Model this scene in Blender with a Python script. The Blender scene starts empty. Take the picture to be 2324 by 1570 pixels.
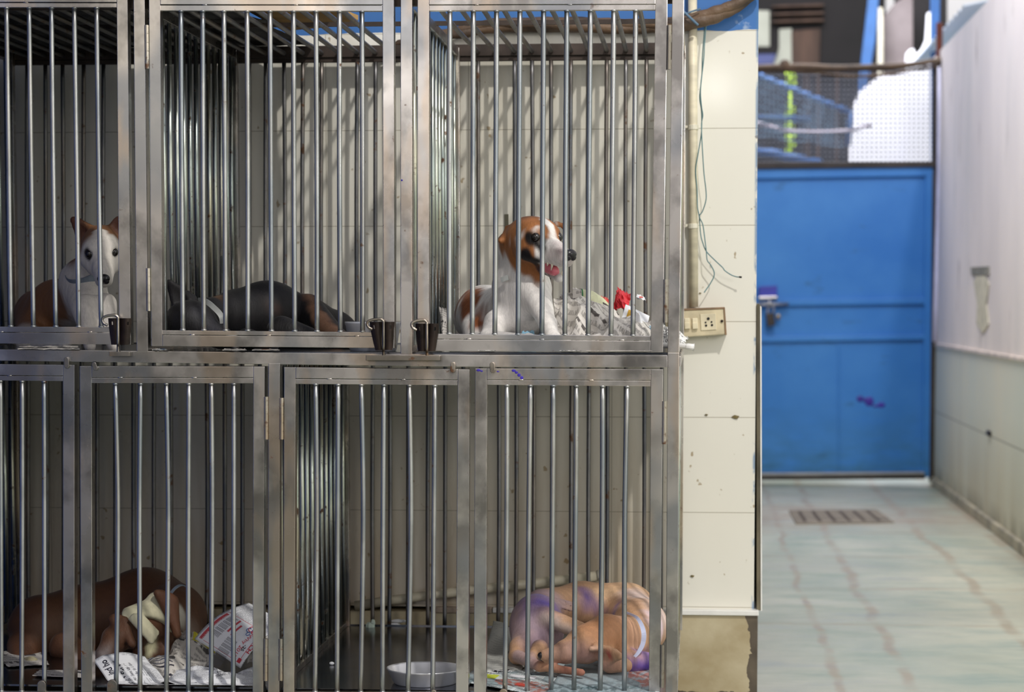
import bpy, math, random
import numpy as np
from mathutils import Vector, Matrix, Euler, noise
C = bpy.context.scene.collection
rnd = random.Random(7)
# ------------------------------------------------------------------ camera
F = 5100.0; PPX = 1162.0; PPY = 1063.0; VX, VY = 1580.0, 690.0
H = 1.05; D0 = 4.8
pit = math.atan((PPY-VY)/F); yaw = math.atan((VX-PPX)/F*math.cos(pit))
cam_d = bpy.data.cameras.new('camera'); cam = bpy.data.objects.new('camera', cam_d); C.objects.link(cam)
cam.location = (0, -D0, H); cam.rotation_euler = (math.pi/2-pit, 0, yaw)
cam_d.sensor_width = 36; cam_d.lens = F/2324*36; cam_d.shift_y = (PPY-785)/2324
cam_d.clip_start = .05; cam_d.clip_end = 200
cam_d.dof.use_dof = True; cam_d.dof.focus_distance = 5.0; cam_d.dof.aperture_fstop = 4.2
bpy.context.scene.camera = cam
RM = np.array(Euler((math.pi/2-pit, 0, yaw)).to_matrix())
CP = np.array([0, -D0, H])
def W(px, py, Y):                      # point on the upright plane at depth Y seen at that spot of the frame
    d = RM @ np.array([(px-PPX)/F, -(py-PPY)/F, -1.0])
    return CP + d*((Y+D0)/d[1])
def S(Y): return (Y+D0)/F*1.004
def lin(c): return tuple(((x/255)/12.92 if x/255 <= .04045 else ((x/255+.055)/1.055)**2.4) for x in c)
# ------------------------------------------------------------------ mesh helper
WORLD = {}
class MB:
    def __init__(s): s.v=[]; s.f=[]; s.uv=None
    def add(s, vs, fs):
        b=len(s.v); s.v += [tuple(map(float,x)) for x in vs]; s.f += [tuple(i+b for i in f) for f in fs]; return s
    def box(s, a, b):
        x0,y0,z0=[min(a[i],b[i]) for i in range(3)]; x1,y1,z1=[max(a[i],b[i]) for i in range(3)]
        return s.add([(x0,y0,z0),(x1,y0,z0),(x1,y1,z0),(x0,y1,z0),(x0,y0,z1),(x1,y0,z1),(x1,y1,z1),(x0,y1,z1)],
            [(0,3,2,1),(4,5,6,7),(0,1,5,4),(1,2,6,5),(2,3,7,6),(3,0,4,7)])
    def prism(s, pts, d):              # front outline (seen from the camera, clockwise) pushed back by vector d
        n=len(pts); d=np.array(d,float); p=[np.array(q,float) for q in pts]
        return s.add(p+[q+d for q in p], [tuple(range(n))[::-1], tuple(range(n,2*n))]+[(i,(i+1)%n,(i+1)%n+n,i+n) for i in range(n)])
    def pq(s, corners, Y, dep):        # outline given as frame spots on the plane Y
        return s.prism([W(x,y,Y) for x,y in corners], (0,dep,0))
    def bar(s, xt0, xt1, yt, xb0, xb1, yb, Y, dep):
        return s.pq([(xt0,yt),(xt1,yt),(xb1,yb),(xb0,yb)], Y, dep)
    def tube(s, path, r, n=10, cap=True):
        P=[np.array(p,float) for p in path]; m=len(P); rs = r if isinstance(r,(list,tuple)) else [r]*m
        b=len(s.v); prev=None
        for i,p in enumerate(P):
            t = P[min(i+1,m-1)]-P[max(i-1,0)]; t=t/(np.linalg.norm(t)+1e-12)
            if prev is None:
                a = np.array([1,0,0.]) if abs(t[0])<.9 else np.array([0,1,0.])
                u=np.cross(t,a)
            else: u = prev-t*np.dot(prev,t)
            u/= np.linalg.norm(u)+1e-12; w=np.cross(t,u); prev=u
            for k in range(n):
                th=2*math.pi*k/n; s.v.append(tuple(p+rs[i]*(math.cos(th)*u+math.sin(th)*w)))
        for i in range(m-1):
            for k in range(n):
                k2=(k+1)%n; s.f.append((b+i*n+k,b+i*n+k2,b+(i+1)*n+k2,b+(i+1)*n+k))
        if cap: s.f.append(tuple(b+k for k in range(n))[::-1]); s.f.append(tuple(b+(m-1)*n+k for k in range(n)))
        return s
    def lathe(s, prof, c, n=40):
        b=len(s.v); m=len(prof)
        for r,z in prof:
            for k in range(n):
                th=2*math.pi*k/n; s.v.append((c[0]+r*math.cos(th), c[1]+r*math.sin(th), c[2]+z))
        for i in range(m-1):
            for k in range(n):
                k2=(k+1)%n; s.f.append((b+i*n+k,b+i*n+k2,b+(i+1)*n+k2,b+(i+1)*n+k))
        return s
    def ell(s, c, r, R=None, n=16, m=10):
        b=len(s.v); R = np.eye(3) if R is None else R
        for i in range(m+1):
            ph=math.pi*i/m
            for k in range(n):
                th=2*math.pi*k/n
                q=R@np.array([r[0]*math.sin(ph)*math.cos(th), r[1]*math.sin(ph)*math.sin(th), r[2]*math.cos(ph)])
                s.v.append(tuple(np.array(c)+q))
        for i in range(m):
            for k in range(n):
                k2=(k+1)%n; s.f.append((b+i*n+k,b+(i+1)*n+k,b+(i+1)*n+k2,b+i*n+k2))
        return s
    def build(s, name, mat, parent=None, smooth=False, bevel=0, uv=None, fix=True):
        V=np.array(s.v); lo=V.min(0); hi=V.max(0)
        o=np.array([(lo[0]+hi[0])/2,(lo[1]+hi[1])/2,lo[2]])
        me=bpy.data.meshes.new(name); me.from_pydata([tuple(x) for x in (V-o)],[],s.f); me.update()
        if fix:
            import bmesh
            bm=bmesh.new(); bm.from_mesh(me); bmesh.ops.recalc_face_normals(bm, faces=bm.faces); bm.to_mesh(me); bm.free()
        if smooth:
            me.polygons.foreach_set('use_smooth',[True]*len(me.polygons)); 
        if uv is not None:
            l=me.uv_layers.new(name='UVMap'); 
            for lp in me.loops: l.data[lp.index].uv = uv[lp.vertex_index]
        ob=bpy.data.objects.new(name, me); C.objects.link(ob)
        if mat: me.materials.append(mat)
        place(ob, o, parent)
        if bevel:
            b=ob.modifiers.new('bevel','BEVEL'); b.width=bevel; b.segments=2; b.limit_method='ANGLE'; b.angle_limit=.7
        return ob
def place(ob, o, parent):
    WORLD[ob.name]=np.array(o,float)
    if parent is not None:
        ob.parent=parent; ob.location=tuple(np.array(o)-WORLD[parent.name])
    else: ob.location=tuple(o)
def tag(o, label, cat, group=None, kind=None):
    o['label']=label; o['category']=cat
    if group: o['group']=group
    if kind: o['kind']=kind
    return o
def struct(o): o['kind']='structure'; return o
def thing(name, loc, label, cat, group=None):
    o=bpy.data.objects.new(name,None); C.objects.link(o); o.empty_display_size=.05; place(o,loc,None)
    return tag(o,label,cat,group)
# ------------------------------------------------------------------ materials
class NT:
    def __init__(s, name):
        s.m=bpy.data.materials.new(name); s.m.use_nodes=True; s.t=s.m.node_tree; s.N=s.t.nodes; s.L=s.t.links
        s.b=s.N['Principled BSDF']; s.pos=None
    def n(s, typ, **k):
        x=s.N.new(typ)
        for a,v in k.items(): setattr(x,a,v)
        return x
    def link(s,a,b): s.L.new(a,b)
    def P(s):
        if s.pos is None: s.pos=s.n('ShaderNodeNewGeometry').outputs['Position']
        return s.pos
    def inp(s, x, v):
        if hasattr(v,'default_value') or hasattr(v,'is_output'): s.link(v,x)
        elif isinstance(v,(tuple,list)) and len(v)==3 and x.type=='RGBA': x.default_value=(*v,1)
        else: x.default_value=v
    def math(s, op, a, b=None, c=None):
        x=s.n('ShaderNodeMath',operation=op)
        for i,v in enumerate((a,b,c)):
            if v is not None: s.inp(x.inputs[i],v)
        return x.outputs[0]
    def mix(s, f, a, b, typ='MIX'):
        x=s.n('ShaderNodeMix',data_type='RGBA',blend_type=typ); s.inp(x.inputs[0],f); s.inp(x.inputs[6],a); s.inp(x.inputs[7],b); return x.outputs[2]
    def noise(s, scale=5, vec=None, sc=(1,1,1), detail=3, rough=.55, dist=0, off=(0,0,0)):
        mp=s.n('ShaderNodeMapping'); s.link(vec or s.P(), mp.inputs[0]); mp.inputs['Scale'].default_value=sc; mp.inputs['Location'].default_value=off
        x=s.n('ShaderNodeTexNoise'); s.link(mp.outputs[0],x.inputs['Vector']); x.inputs['Scale'].default_value=scale
        x.inputs['Detail'].default_value=detail; x.inputs['Roughness'].default_value=rough; x.inputs['Distortion'].default_value=dist
        return x.outputs['Fac']
    def rng(s, v, a, b, c=0, d=1):
        x=s.n('ShaderNodeMapRange'); s.inp(x.inputs[0],v)
        for i,q in enumerate((a,b,c,d)): x.inputs[i+1].default_value=q
        return x.outputs[0]
    def sep(s, v):
        x=s.n('ShaderNodeSeparateXYZ'); s.link(v,x.inputs[0]); return x.outputs
    def bump(s, h, strength=.3, dist=.002):
        x=s.n('ShaderNodeBump'); s.link(h,x.inputs['Height']); x.inputs['Strength'].default_value=strength; x.inputs['Distance'].default_value=dist
        s.link(x.outputs[0], s.b.inputs['Normal'])
    def set(s, **k):
        nm={'col':'Base Color','rough':'Roughness','metal':'Metallic','spec':'Specular IOR Level','em':'Emission Color','ems':'Emission Strength','trans':'Transmission Weight','sheen':'Sheen Weight','alpha':'Alpha','sub':'Subsurface Weight','coat':'Coat Weight'}
        for a,v in k.items(): s.inp(s.b.inputs[nm[a]], v)
        return s
def simple(name, rgb, rough=.6, metal=0, var=.15, scale=8, sc=(1,1,1), spec=.5, bump=0):
    t=NT(name); n=t.noise(scale,sc=sc,detail=4); c=lin(rgb)
    t.set(col=t.mix(t.rng(n,.3,.7), tuple(x*(1-var) for x in c), tuple(min(1,x*(1+var)) for x in c)), rough=rough, metal=metal, spec=spec)
    if bump: t.bump(n,bump,.003)
    return t.m
def steel(name, rgb=(196,190,182), rough=.32, rust=.0, sc=(60,60,2.2), dark=.55, warmth=.5):
    t=NT(name); c=lin(rgb)
    big=t.noise(3.4,sc=(1.6,1.6,1.3),detail=5,rough=.6,off=(3,1,2)); st=t.noise(1,sc=sc,detail=3)
    col=t.mix(t.rng(big,.43,.55), tuple(x*dark for x in c), c)
    blue=t.noise(1.7,sc=(3,3,2),detail=2,off=(9,4,1))
    col=t.mix(t.rng(blue,.49,.58,0,.75), col, (c[0]*.52,c[1]*.58,c[2]*.66))
    warm=t.noise(2.3,sc=(4,4,1),detail=3,off=(1,8,5))
    col=t.mix(t.rng(warm,.52,.60,0,warmth), col, (c[0]*1.05,c[1]*.86,c[2]*.66))
    col=t.mix(t.rng(st,.3,.7,0,.14), col, tuple(x*.55 for x in c))
    metal=1.0; 
    if rust>0:
        r=t.noise(26,detail=5,rough=.65,off=(5,5,5)); m=t.rng(r,.66-.12*rust,.72-.1*rust)
        col=t.mix(m,col,lin((92,62,40))); metal=t.math('SUBTRACT',1.0,t.math('MULTIPLY',m,.8))
    t.set(col=col, metal=metal, rough=t.rng(st,.2,.8,rough-.06,rough+.12))
    pass
    return t.m
M={}
M['frame']=steel('brushed_steel_frame',(206,199,193),.25,.10,sc=(9,9,9),dark=.48)
M['bar']=steel('steel_rod',(182,182,180),.40,.1,sc=(300,300,5),dark=.72,warmth=.15)
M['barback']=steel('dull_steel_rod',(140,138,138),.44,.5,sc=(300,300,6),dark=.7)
M['tray']=steel('steel_tray',(120,124,134),.16,0,sc=(2,2,2),dark=.8)
M['rail']=simple('grimy_brown_rail',(66,56,50),.5,.45,.5,14)
M['latch']=simple('rusted_brown_metal',(46,35,30),.45,.6,.5,30)
M['divbar']=steel('divider_rod',(226,230,216),.30,.5,sc=(300,300,6),dark=.7)
M['hook']=steel('hook_steel',(170,160,148),.3,.6,sc=(40,40,40))
M['hinge']=steel('hinge_steel',(190,180,165),.38,.8,sc=(30,30,30))
M['white_dirt']=simple('speckled_weld',(225,220,215),.5,.2,.2,60)
# ------------------------------------------------------------------ kennel rack
XL=float(W(-292,700,0)[0]); XR=float(W(1534,700,0)[0])
YB=1.0
rack=thing('kennel_rack',(float(W(620,700,0)[0]),.5,0),'large two-tier stainless steel bar kennel rack against the tiled wall','kennel')
def post(xt0,xt1,yt,xb0,xb1,yb,Y=0.,dep=.026):
    return MB().bar(xt0,xt1,yt,xb0,xb1,yb,Y,dep).build('frame_post',M['frame'],rack,bevel=.0012)
post(302,328,-60,310,336,799)
post(909,935.5,-60,909,935.5,804)
post(609,635.5,824,607.5,634,1640)
def zpx(y,Y=0): return float(W(1200,y,Y)[2])
# the corner post runs down to the floor
b=MB(); b.bar(1526.5,1553.5,-60,1515,1541.5,800,0,.026); b.bar(1515,1541.5,800,1510.5,1538,1640,0,.026)
p0=W(1510.5,1640,0); p1=W(1538,1640,0); b.box((p0[0],0,0),(p1[0],.026,p0[2]+.002)); b.build('frame_post',M['frame'],rack,bevel=.0012)
MB().box((XL-.012,0,0),(XL+.012,.026,float(W(0,-60,0)[2]))).build('frame_post',M['frame'],rack,bevel=.0012)
# beams
def beam(pts_top, pts_bot, Y=0.0, dep=.026, name='cross_beam', mat='frame'):
    return MB().pq(pts_top+pts_bot[::-1],Y,dep).build(name,M[mat],rack,bevel=.0012)
beam([(-292,790),(0,792.5),(600,799.5),(1100,805),(1515,806)],[(-292,816),(0,818.5),(600,826.5),(1100,833),(1515,834)],Y=.0005)
beam([(-292,-40),(1528,-40)],[(-292,-22),(1528,-22)])
beam([(-292,1614),(1512,1614)],[(-292,1640),(1512,1640)])
for xx in (609,60,-292+10):
    q=W(xx,1640,0); MB().box((q[0],0,0),(q[0]+.025,.026,q[2])).build('rack_leg',M['frame'],rack)

def door(OL,IL,IR,OR,top,l1,it,ib,l2,bot,bars,yref,label,hinges=(),gap=1.2,Y=.0):
    """each argument pair is the left/right (or top/bottom) reading of one edge of the door frame"""
    y0,y1=yref
    def xl(pair,y): return pair[0]+(pair[1]-pair[0])*(y-y0)/(y1-y0)
    def yl(pair,x): 
        a=OL[0]; bb=OR[0]; return pair[0]+(pair[1]-pair[0])*(x-a)/(bb-a)
    m=MB(); dp=.026
    def cr(xp,yp): 
        y=(yp[0]+yp[1])/2
        for _ in range(3): x=xl(xp,y); y=yl(yp,x)
        return (x,y)
    m.pq([cr(OL,top),cr(IL,top),cr(IL,bot),cr(OL,bot)],Y,dp)
    m.pq([cr(IR,top),cr(OR,top),cr(OR,bot),cr(IR,bot)],Y,dp)
    t1=(l1[0]-gap,l1[1]-gap); t2=(l2[0]+gap,l2[1]+gap)
    m.pq([cr(IL,top),cr(IR,top),cr(IR,t1),cr(IL,t1)],Y,dp)
    m.pq([cr(IL,t2),cr(IR,t2),cr(IR,bot),cr(IL,bot)],Y,dp)
    m.pq([cr(IL,l1),cr(IR,l1),cr(IR,it),cr(IL,it)],Y+.0012,.014)
    m.pq([cr(IL,ib),cr(IR,ib),cr(IR,l2),cr(IL,l2)],Y+.0012,.014)
    # tack welds across the slots
    d=m.build('cage_door',M['frame'],rack,bevel=.001)
    d['label']=label
    for pr,lst in ((l1,(.24,.62)),(l2,(.2,.5,.83))):
        for u in lst:
            x=OL[0]+(OR[0]-OL[0])*(u+rnd.uniform(-.03,.03)); y=yl(pr,x); MB().ell(W(x,y-.6,Y+.001),(.006,.0016,.0018),n=10,m=6).build('weld_bead',M['frame'],d,smooth=True)
    for pl in bars:
        pts=[W(x,y,Y+.008) for x,y in pl]; 
        r=.0054
        mb=MB().tube(dense(pts),r,12)
        mb.ell(W(pl[-1][0],pl[-1][1]-1,Y+.006),(.0068,.0068,.0035),n=10,m=6)
        mb.ell(W(pl[0][0],pl[0][1]+1,Y+.006),(.0066,.0066,.003),n=10,m=6)
        mb.build('door_bar',M['bar'],d,smooth=True)
    for (x0,ya,x1,yb) in hinges:
        h=MB(); n=5
        for k in range(n):
            a=ya+(yb-ya)*k/n; c=ya+(yb-ya)*(k+1)/n-1.2
            h.tube([W(x0+(x1-x0)*k/n,a,Y-.002),W(x0+(x1-x0)*(k+1)/n,c,Y-.002)],.0047,14)
        h.tube([W(x0,ya+1,Y-.002),W(x1,yb-1,Y-.002)],.004,10)
        h.build('hinge',M['hinge'],d,smooth=False)
    return d
def dense(pts,n=6):
    if len(pts)==2: return [pts[0]+(pts[1]-pts[0])*k/3 for k in range(4)]
    out=[]
    P=[pts[0]]+list(pts)+[pts[-1]]
    for i in range(1,len(P)-2):
        for k in range(n):
            t=k/n; p0,p1,p2,p3=P[i-1],P[i],P[i+1],P[i+2]
            out.append(.5*((2*p1)+(-p0+p2)*t+(2*p0-5*p1+4*p2-p3)*t*t+(-p0+3*p1-3*p2+p3)*t**3))
    out.append(P[-2]); return out
def bars2(tops,bots,yt,yb,mids=None,ym=None):
    r=[]
    for i,(a,c) in enumerate(zip(tops,bots)):
        f=i/max(1,len(tops)-1); y0=yt[0]+(yt[1]-yt[0])*f; y1=yb[0]+(yb[1]-yb[0])*f
        r.append([(a,y0),(mids[i],ym),(c,y1)] if mids else [(a,y0),(a+(c-a)*.5+rnd.uniform(-1,1),(y0+y1)/2),(c,y1)])
    return r
ex=[-36-51*k for k in range(4)][::-1]
dU1=door((-280,-272),(-255,-247),(264.7,270.5),(289.5,297),(-16,-14),(5.5,6.5),(17,17),(740,742),(753,754),(777,782),
    bars2(ex+[15,66,116.7,168.6,219.5],[x+9 for x in ex]+[24.5,75.7,126.5,178.7,229.8],(17,17),(740,742)),(0,790),
    'steel bar door of the upper left cage')
dU2=door((337.7,343.4),(363.5,368.5),(868,870.5),(893.8,895.3),(-15,-15),(11.5,12),(24.5,25.5),(749,754),(759,763.5),(785,790),
    bars2([410.5,460,508,560.7,612.8,666,717,770.3,821.5],[415,462.7,512,562.4,616,668.6,719.5,772.4,822.8],(24.5,25.5),(749,753.5)),(0,790),
    'steel bar door of the upper middle cage', hinges=((332.5,57,333.5,157),(336,608.6,336.8,706.5)))
dU3=door((947.5,947),(973.8,973),(1487.5,1476.2),(1515,1504.8),(-15,-17),(12,10.5),(25,22.5),(757,762.5),(768.5,773),(796.5,799.5),
    bars2([1021,1074.4,1127,1180,1233.7,1286.6,1340,1393,1442.6],[1019.4,1071.8,1123,1175.6,1229.8,1282,1334.9,1386.8,1436.4],(24.5,23),(758,762)),(0,790),
    'steel bar door of the upper right cage', hinges=((1519.3,57,1517.8,158.8),(1511,633.7,1510.5,733)))
dL1=door((-252,-250),(-226,-225),(142.8,142.8),(169,169),(823,828),(850,854),(861,865),(1568,1569),(1580,1581),(1606,1607),
    bars2([-205,-154,-103,-52,1,50.3,100],[-203,-152,-101,-50,3,49,100.7],(861,865),(1568,1569)),(828,1570),
    'steel bar door of the lower left cage, left leaf')
dL2=door((180.7,184),(207.9,209.5),(574.9,573),(600.7,597.6),(830.5,831.6),(857,857.5),(869,870),(1569,1570),(1581,1582),(1607,1608),
    bars2([262,318.9,377.5,428.6,479.7,530.6],[263.4,318,377.5,427.3,479,529.3],(870,870),(1569,1570),[267.8,316.3,382,427.3,481.5,530.6],1180),(830,1570),
    'steel bar door of the lower left cage, right leaf', hinges=((604,900,604,998),(603.5,1449,602.5,1545.7)))
dL3=door((644.6,642.5),(670.9,667.8),(1039,1034.5),(1065.5,1063),(833,838),(859.5,863),(871,874.5),(1570,1571),(1582,1583),(1608,1609),
    bars2([716.4,767.2,820,871,929,986.7],[715,765.2,818.4,868,926,982],(871,874),(1570,1571),[719,766,824.5,869,932.5,984.9],1180),(833,1570),
    'steel bar door of the lower right cage, left leaf', hinges=((639,902.6,638.8,998),(637,1449,636.8,1545)))
dL4=door((1078.2,1075),(1105,1103),(1477,1472.5),(1504.8,1498),(835.5,838),(862,864),(873,877),(1571,1571),(1583,1583),(1609,1609),
    bars2([1150.5,1203.5,1255.6,1308,1367.4,1423.4],[1145.9,1196.7,1250.5,1302.6,1362,1417],(873,876),(1571,1571),[1149.8,1200,1254,1306,1366.6,1417.8],1180),(835,1570),
    'steel bar door of the lower right cage, right leaf with purple ink smears', hinges=((1508.5,910,1507.5,1008.5),(1503.5,1463,1502.5,1561)))
# pill-shaped turn tabs
def tab(x,y,h,wd,par,ang=0):
    m=MB(); n=9; pts=[]
    for k in range(n): a=math.pi*k/(n-1); pts.append((x-math.cos(a)*wd/2, y-h/2+wd/2-math.sin(a)*wd/2))
    for k in range(n): a=math.pi*k/(n-1); pts.append((x+math.cos(a)*wd/2+ang, y+h/2-wd/2+math.sin(a)*wd/2))
    m.pq(pts,-.007,.007); m.build('turn_tab',M['hook'],par,bevel=.0012)
tab(150,823,26,11.5,dL1,1); tab(213,831,19,11.5,dL2,3); tab(1027.5,833.5,24,11.5,dL3); tab(1117,834,25,12,dL4,1)
tab(94,1568,48,20,dL1); tab(253.5,1567,50,23,dL2); tab(984,1578,26,13,dL3); tab(1142,1576,26,19,dL4)
# latches: folded rusty plate, sliding rod with a hooked handle
def latch(x0,x1,xb0,xb1,y0,y1,xr,hx0,hy,par):
    l=MB(); m=8
    # two-lobed plate, bowed towards the room on both sides of the rod
    rows=9
    vs=[];fs=[]
    for j in range(rows):
        v=j/(rows-1); y=y0+(y1-y0)*v; a=x0+(xb0-x0)*v**1.3; c=x1+(xb1-x1)*v**1.3
        for i in range(2*m+1):
            u=i/(2*m); bow=abs(math.sin(u*2*math.pi))*.009*(1-.5*v)
            vs.append(W(a+(c-a)*u,y,-.003-bow))
    for j in range(rows-1):
        for i in range(2*m):
            q=j*(2*m+1)+i
            if j==1 and i in (2,13): continue
            fs.append((q,q+1,q+2*m+2,q+2*m+1))
    l.add(vs,fs); ob=l.build('latch',M['latch'],par,smooth=False,fix=False)
    so=ob.modifiers.new('solid','SOLIDIFY'); so.thickness=.0018
    r=MB(); Y=-.016
    path=[W(xr,y1+22,Y+.012),W(xr,y1+4,Y+.01),W(xr,y1-10,Y),W(xr,y0+6,Y),W(xr,y0-1,Y)]
    hk=[W(xr-2,hy+1.5,Y),W(xr-7,hy-2,Y),W(xr-18,hy-1.5,Y),W(hx0+12,hy,Y),W(hx0+4,hy+4,Y),W(hx0+2,hy+10,Y),W(hx0+6,hy+17,Y),W(hx0+14,hy+21,Y)]
    r.tube(dense(path+hk,4),.0031,10); r.build('latch_rod',M['hook'],ob,smooth=True)
latch(247,298,254,292,722,782,268,230,717,dU1)
latch(840,894,853,889,730,794,870.5,831,726,dU2)
latch(944,995,950,986,734,797,969,932,728,dU3)
def bracket(x0,x1,y0,y1):
    m=MB(); m.pq([(x0,y0),(x1,y0+1),(x1,y1),(x0,y1)],-.022,.024); m.build('latch_catch',M['hook'],rack,bevel=.001)
bracket(247,294,797.5,808); bracket(830,998,806,818)
# trays, roof bars, back bars, divider panels
zU=zpx(800); zL=float(W(1000,1421,YB)[2]); zT=float(W(1200,116,YB)[2])
zBt=float(W(700,104,YB)[2]); zBb=float(W(700,141,YB)[2])
def tray(xa,xb,z):
    m=MB(); m.box((xa,.03,z-.004),(xb,YB,z)); m.box((xa,YB-.003,z),(xb,YB,z+.003))
    m.build('tray_floor',M['tray'],rack)
XA=float(W(322,600,0)[0]); XBm=float(W(922,600,0)[0]); XD=float(W(622,1200,0)[0])
for a,c in ((XL,XA),(XA,XBm),(XBm,XR)): tray(a+.004,c-.004,zU)
for a,c in ((XL,XD),(XD,XR)): tray(a+.004,c-.004,zL)
bp=MB(); bp.box((XL,YB,zBb+.012),(XR+.01,YB+.022,zBt)); bp.box((XL,YB+.006,zBb),(XR+.01,YB+.022,zBb+.011))
backp=bp.build('back_panel',M['rail'],rack,bevel=.001)
ux=[603,644.6,687.7,729.8,770,811,852.4,893,1085,1125,1167.8,1207.3,1250.5,1295.6,1335,1377,1420.4,1467.3,1508]
ux=[62,103,142,190,235,278,320,362,404,446,488,528,566]+ux
z0=zU
for x in ux:
    a=W(x,150,YB+.01); c=W(x+rnd.uniform(-2,2),770,YB+.01)
    MB().tube(dense([np.array([a[0],YB+.01,zBb]),(a+c)/2+np.array([rnd.uniform(-.002,.002),0,0]),np.array([c[0],YB+.01,zU-.002])]),.0055,10).build('back_bar',M['barback'],backp,smooth=True)
lb=MB(); lb.box((XL,YB,zU-.035),(XR,YB+.022,zU-.006)); lb.box((XL,YB,zL-.03),(XR,YB+.022,zL-.008))
lbk=lb.build('back_panel',M['frame'],rack)
lx=[25,66,107,145,187,222,263,304,351,388,470,511,551,591,632,672,712,752,789,847,884.7,927,972.5,1010.7,1052,1092,1132,1171.7,1211.7,1254,1297,1337,1378,1420,1462,1502]
for x in lx:
    a=W(x,900,YB+.01); c=W(x-1.5,1400,YB+.01)
    MB().tube(dense([np.array([a[0],YB+.01,zU-.01]),(a+c)/2+np.array([rnd.uniform(-.002,.002),0,0]),np.array([c[0],YB+.01,zL-.002])]),.0055,10).build('back_bar',M['barback'],lbk,smooth=True)
rp=MB(); rp.box((XL,.03,zT-.01),(XR,.045,zT+.012)); rp.box((XL,.5,zT+.006),(XR,.51,zT+.016))
roofp=rp.build('roof_panel',M['rail'],rack)
for x in ux:
    a=W(x,116,YB)[0]
    sg=rnd.uniform(-.006,.006)
    MB().tube(dense([np.array([a+sg*.3,.03,zT]),np.array([a+sg,.5,zT-.002]),np.array([a,YB+.005,zT])]),.0058,10).build('roof_bar',M['barback'],roofp,smooth=True)
def divider(X,za,zb,ys,name='divider_panel',mat='divbar',rail='rail'):
    m=MB(); m.box((X-.012,YB-.024,za),(X+.012,YB,zb)); m.box((X-.011,.026,zb-.022),(X+.011,YB,zb)); m.box((X-.004,.026,za),(X+.008,YB,za+.014))
    d=m.build(name,M[rail],rack,bevel=.001)
    for y in ys:
        q=rnd.uniform(-.0015,.0015)
        MB().tube([np.array([X+q,y,za+.006]),np.array([X-q,y,(za+zb)/2]),np.array([X,y,zb-.01])],.0054,10).build('divider_bar',M[mat],d,smooth=True)
dys=[.075+.068*k for k in range(14)]
for X in (XL+.012,XA,XBm,XR): divider(X,zU,zT+.008,dys,rail='frame')
for X in (XL+.012,XD,XR): divider(X,zL,zU-.008,dys,rail='frame')
# ------------------------------------------------------------------ room shell
YW=1.07; YG=8.4
XP=float(W(1717,600,YW)[0]); XWL=XL-.05; XWR=1.385
zBlue=float(W(1640,68,YW)[2]); zG1=float(W(1640,291,YW)[2]); zLedge=float(W(1600,1381,YW)[2])
def wall_tiles():
    t=NT('cream_wall_tiles'); x,y,z=t.sep(t.P())
    th=float(W(1640,291,YW)[2]-W(1640,947,YW)[2])/3
    fz=t.math('FRACT',t.math('ADD',t.math('DIVIDE',t.math('SUBTRACT',z,zG1),th),20.5))
    gz=t.math('LESS_THAN',t.math('ABSOLUTE',t.math('SUBTRACT',fz,.5)),.0045)
    tw=.375; x0=float(W(1388,1100,YW)[0])
    fx=t.math('FRACT',t.math('ADD',t.math('DIVIDE',t.math('SUBTRACT',x,x0),tw),20.5))
    gx=t.math('LESS_THAN',t.math('ABSOLUTE',t.math('SUBTRACT',fx,.5)),.0028)
    g=t.math('MAXIMUM',gz,gx)
    tint=t.noise(1.3,detail=3)
    base=t.mix(tint, lin((233,230,220)), lin((222,217,202)))
    # olive-brown grime that sits behind the cages (left of the rack's corner post) and around splashes
    cage=t.rng(x,-.14,-.02,1,0)
    st=t.noise(2.4,sc=(2.2,1,.8),detail=5,rough=.6,off=(3,0,2)); st2=t.noise(9,sc=(3,1,.35),detail=4,off=(7,0,0))
    d=t.math('MULTIPLY',cage,t.math('MULTIPLY',t.rng(st,.38,.68),t.rng(st2,.35,.7,.35,1)))
    base=t.mix(t.math('MULTIPLY',d,.3), base, lin((176,160,120)))
    base=t.mix(t.math('MULTIPLY',cage,t.math('MULTIPLY',t.rng(z,.98,.2,0,1),t.rng(st2,.3,.7,.35,.75))), base, lin((172,146,108)))
    sp=t.noise(34,detail=2,off=(1,2,3)); base=t.mix(t.rng(sp,.71,.75,0,.7), base, lin((140,112,62)))
    sp2=t.noise(11,detail=3,off=(8,2,3)); base=t.mix(t.rng(sp2,.76,.79,0,.9), base, lin((70,60,44)))
    base=t.mix(t.math('MULTIPLY',g,.55), base, lin((120,108,82)))
    wob=t.noise(9,detail=3)
    bl=t.math('GREATER_THAN',t.math('ADD',z,t.math('MULTIPLY',wob,.02)),zBlue+.01)
    bn=t.noise(3.5,detail=4,off=(4,0,4)); blue=t.mix(bn, lin((38,92,160)), lin((66,122,186)))
    fl=t.noise(14,detail=4,off=(2,7,4)); blue=t.mix(t.rng(fl,.62,.68,0,.6), blue, lin((170,186,206)))
    col=t.mix(bl, base, blue)
    # chipped paint on the free end of the wall
    ed=t.math('MULTIPLY',t.math('MULTIPLY',t.rng(x,XP-.008,XP-.002,0,1),t.math('LESS_THAN',x,XP-.0004)),t.rng(t.noise(22,sc=(1,1,.5),detail=4,off=(0,3,3)),.5,.56))
    col=t.mix(t.math('MULTIPLY',ed,.8), col, lin((70,120,165)))
    t.set(col=col, rough=t.math('ADD',t.math('MULTIPLY',bl,.35),t.math('ADD',.10,t.math('MULTIPLY',d,.4))), spec=.55)
    t.bump(t.math('SUBTRACT',t.math('MULTIPLY',t.noise(5,detail=1),.5),g),.1,.002)
    return t.m
M['tile']=wall_tiles()
wb=MB(); wb.box((XWL-.3,YW,zLedge-.002),(XP,YG+.3,3.2)); struct(wb.build('wall_back',M['tile'],bevel=0))
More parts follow.
